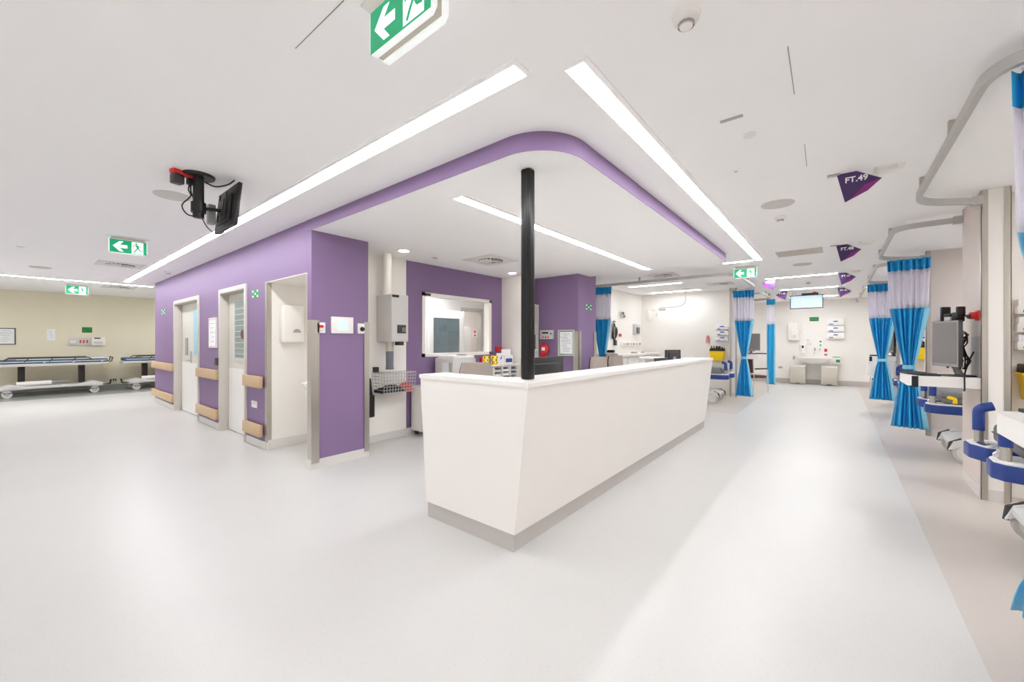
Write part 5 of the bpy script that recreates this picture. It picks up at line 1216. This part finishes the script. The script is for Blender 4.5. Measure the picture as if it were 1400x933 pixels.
# ================================================================== BAY BEHIND THE DESK
bn = thing('treatment_bench', 'white treatment bench along the back wall under the hanging cables', 'bench', (10.06, 4.436, 0), NY)
box('bench_top', (-1.48, 1.48, -0.55, 0, 1.02, 1.08), 'satin_white', bn, bev=0.004)
for i in range(4):
    x = -1.46 + 0.73 * i
    c = box('bench_cupboard', (x, x + 0.72, -0.50, -0.01, 0.1, 1.02), 'satin_white', bn, bev=0.003); box('cupboard_door', (x + 0.01, x + 0.71, -0.518, -0.50, 0.12, 1.0), 'gloss_white', c, bev=0.003)
bh = box('bench_upstand', (-1.48, 1.48, -0.012, 0, 1.08, 1.16), 'satin_white', bn)
hk = thing('hanging_cables', 'bundle of black monitor cables hung on the back wall behind the desk', 'cables', ry(838, 440, 839, 472, 4.45)[0] + Vector((0, 0, 0.0)), NY)
random.seed(11)
b = MB()
for i in range(7):
    w_ = 0.05 + 0.02 * i; z0 = 0.58 - 0.01 * i
    b.tube(smooth([(0.02 * math.sin(i), -0.02, z0), (-w_, -0.03 - 0.005 * i, 0.40), (-w_ * 0.8, -0.03, 0.2), (0.02, -0.03, 0.10 + 0.01 * i), (w_ * 0.9, -0.03, 0.25), (w_, -0.03, 0.42), (0.02 * math.sin(i), -0.02, z0)]), 0.006, 6)
b.build('cable_loops', 'black_plastic', hk, True)
b = MB()
for i in range(4): b.tube([(-0.04, -0.02, 0.62), (-0.08 - 0.02 * i, -0.03, 0.5), (-0.02, -0.04, 0.36 - 0.03 * i), (0.06, -0.03, 0.5), (0.0, -0.02, 0.62)], 0.006, 6)
b.build('lead_loops', 'mid_grey', hk, True)
box('probe_holder', (0.0, 0.10, -0.06, 0, 0.0, 0.14), 'dark_plastic', hk, bev=0.01); box('hook', (-0.03, 0.03, -0.05, 0, 0.6, 0.63), 'grey_plastic', hk)
plate('wall_clock', 'small dark gauge on the back wall behind the desk', 'gauge', ry(847.5, 426, 851.5, 433.5, 4.45), NY, 0.06, 'light_grey', parts=(('dial', .1, .5, .5, .95, .01, 'dark_plastic'), ('dial', .5, .95, .05, .4, .01, 'dark_plastic')))
plate('suction_unit', 'grey blue suction unit on the back wall behind the desk', 'medical unit', ry(865, 443, 871.5, 457, 4.45), NY, 0.07, 'light_grey', parts=(('jar', .3, .8, .1, .7, .03, 'slate_plastic'),))
plate('red_outlet', 'red outlet on the back wall beside the hanging cables', 'socket', ry(846, 456, 849, 460, 4.45), NY, 0.02, 'red')
plate('red_outlet', 'red outlet on the back wall near the tied curtain behind the purple column', 'socket', ry(826, 463.5, 829, 467.5, 4.45), NY, 0.02, 'red')
plate('outlet_rail', 'white medical outlet rail above the wall bench', 'outlet rail', ry(848, 467.5, 875, 473, 4.45), NY, 0.05, 'satin_white', parts=tuple(('outlet', .06 + .16 * i, .14 + .16 * i, .25, .75, .012, 'mid_grey' if i % 2 else 'light_grey') for i in range(6)))
st = thing('bench_device', 'dark device with pale base on the wall bench next to the curtain', 'device', (8.80, 4.12, 1.08), 0.3)
box('device_base', (-0.14, 0.14, -0.10, 0.10, 0, 0.05), 'light_grey', st, bev=0.01); box('device_top', (-0.13, 0.12, -0.09, 0.09, 0.05, 0.11), 'black_plastic', st, bev=0.03)
for i, (u, v) in enumerate(((889, 486), (896, 485.5))):
    p = onz(u, v, 1.08); o = box('tissue_pack', (-0.11, 0.11, -0.05, 0.05, 0, 0.035), 'mid_grey' if i == 0 else 'light_grey', bev=0.008); o.location = (10.2 + 0.45 * i, 4.12 - 0.06 * i, 1.08); o.rotation_euler.z = 0.3 * i; tag(o, ('flat grey pack' if i == 0 else 'flat pale pack') + ' lying on the wall bench', 'pack')
plate('paper_holder', 'narrow white leaflet holder on the white partition behind the desk', 'leaflet holder', rx(886, 424, 890, 438, 11.6), NX, 0.06, 'gloss_white')
plate('wall_notice', 'pale notice on the white partition behind the desk', 'notice', rx(896, 425, 900.5, 434, 11.6), NX, 0.006, 'paper', parts=(('print', .2, .8, .6, .7, .001, 'ink_light'), ('print', .2, .8, .3, .4, .001, 'ink_light')))
el = thing('exam_light', 'white examination light on a bent arm over the bay behind the desk', 'lamp', (10.6, 2.95, CEIL))
MB().lathe([(0.001, -0.03), (0.09, -0.03), (0.10, 0), (0.001, 0)], n=24).build('ceiling_mount', 'satin_white', el, True)
MB().tube([tuple(q) for q in fillet([Vector((0, 0, -0.02)), Vector((0, 0, -0.42)), Vector((0, 0.30, -0.46)), Vector((0, 0.55, -0.45))], 0.15)], 0.014, 10).build('arm', 'satin_white', el, True)
MB().lathe([(0.001, -0.53), (0.08, -0.53), (0.09, -0.50), (0.05, -0.45), (0.001, -0.44)], (0, 0.58, 0), 24).build('lamp_head', 'satin_white', el, True)
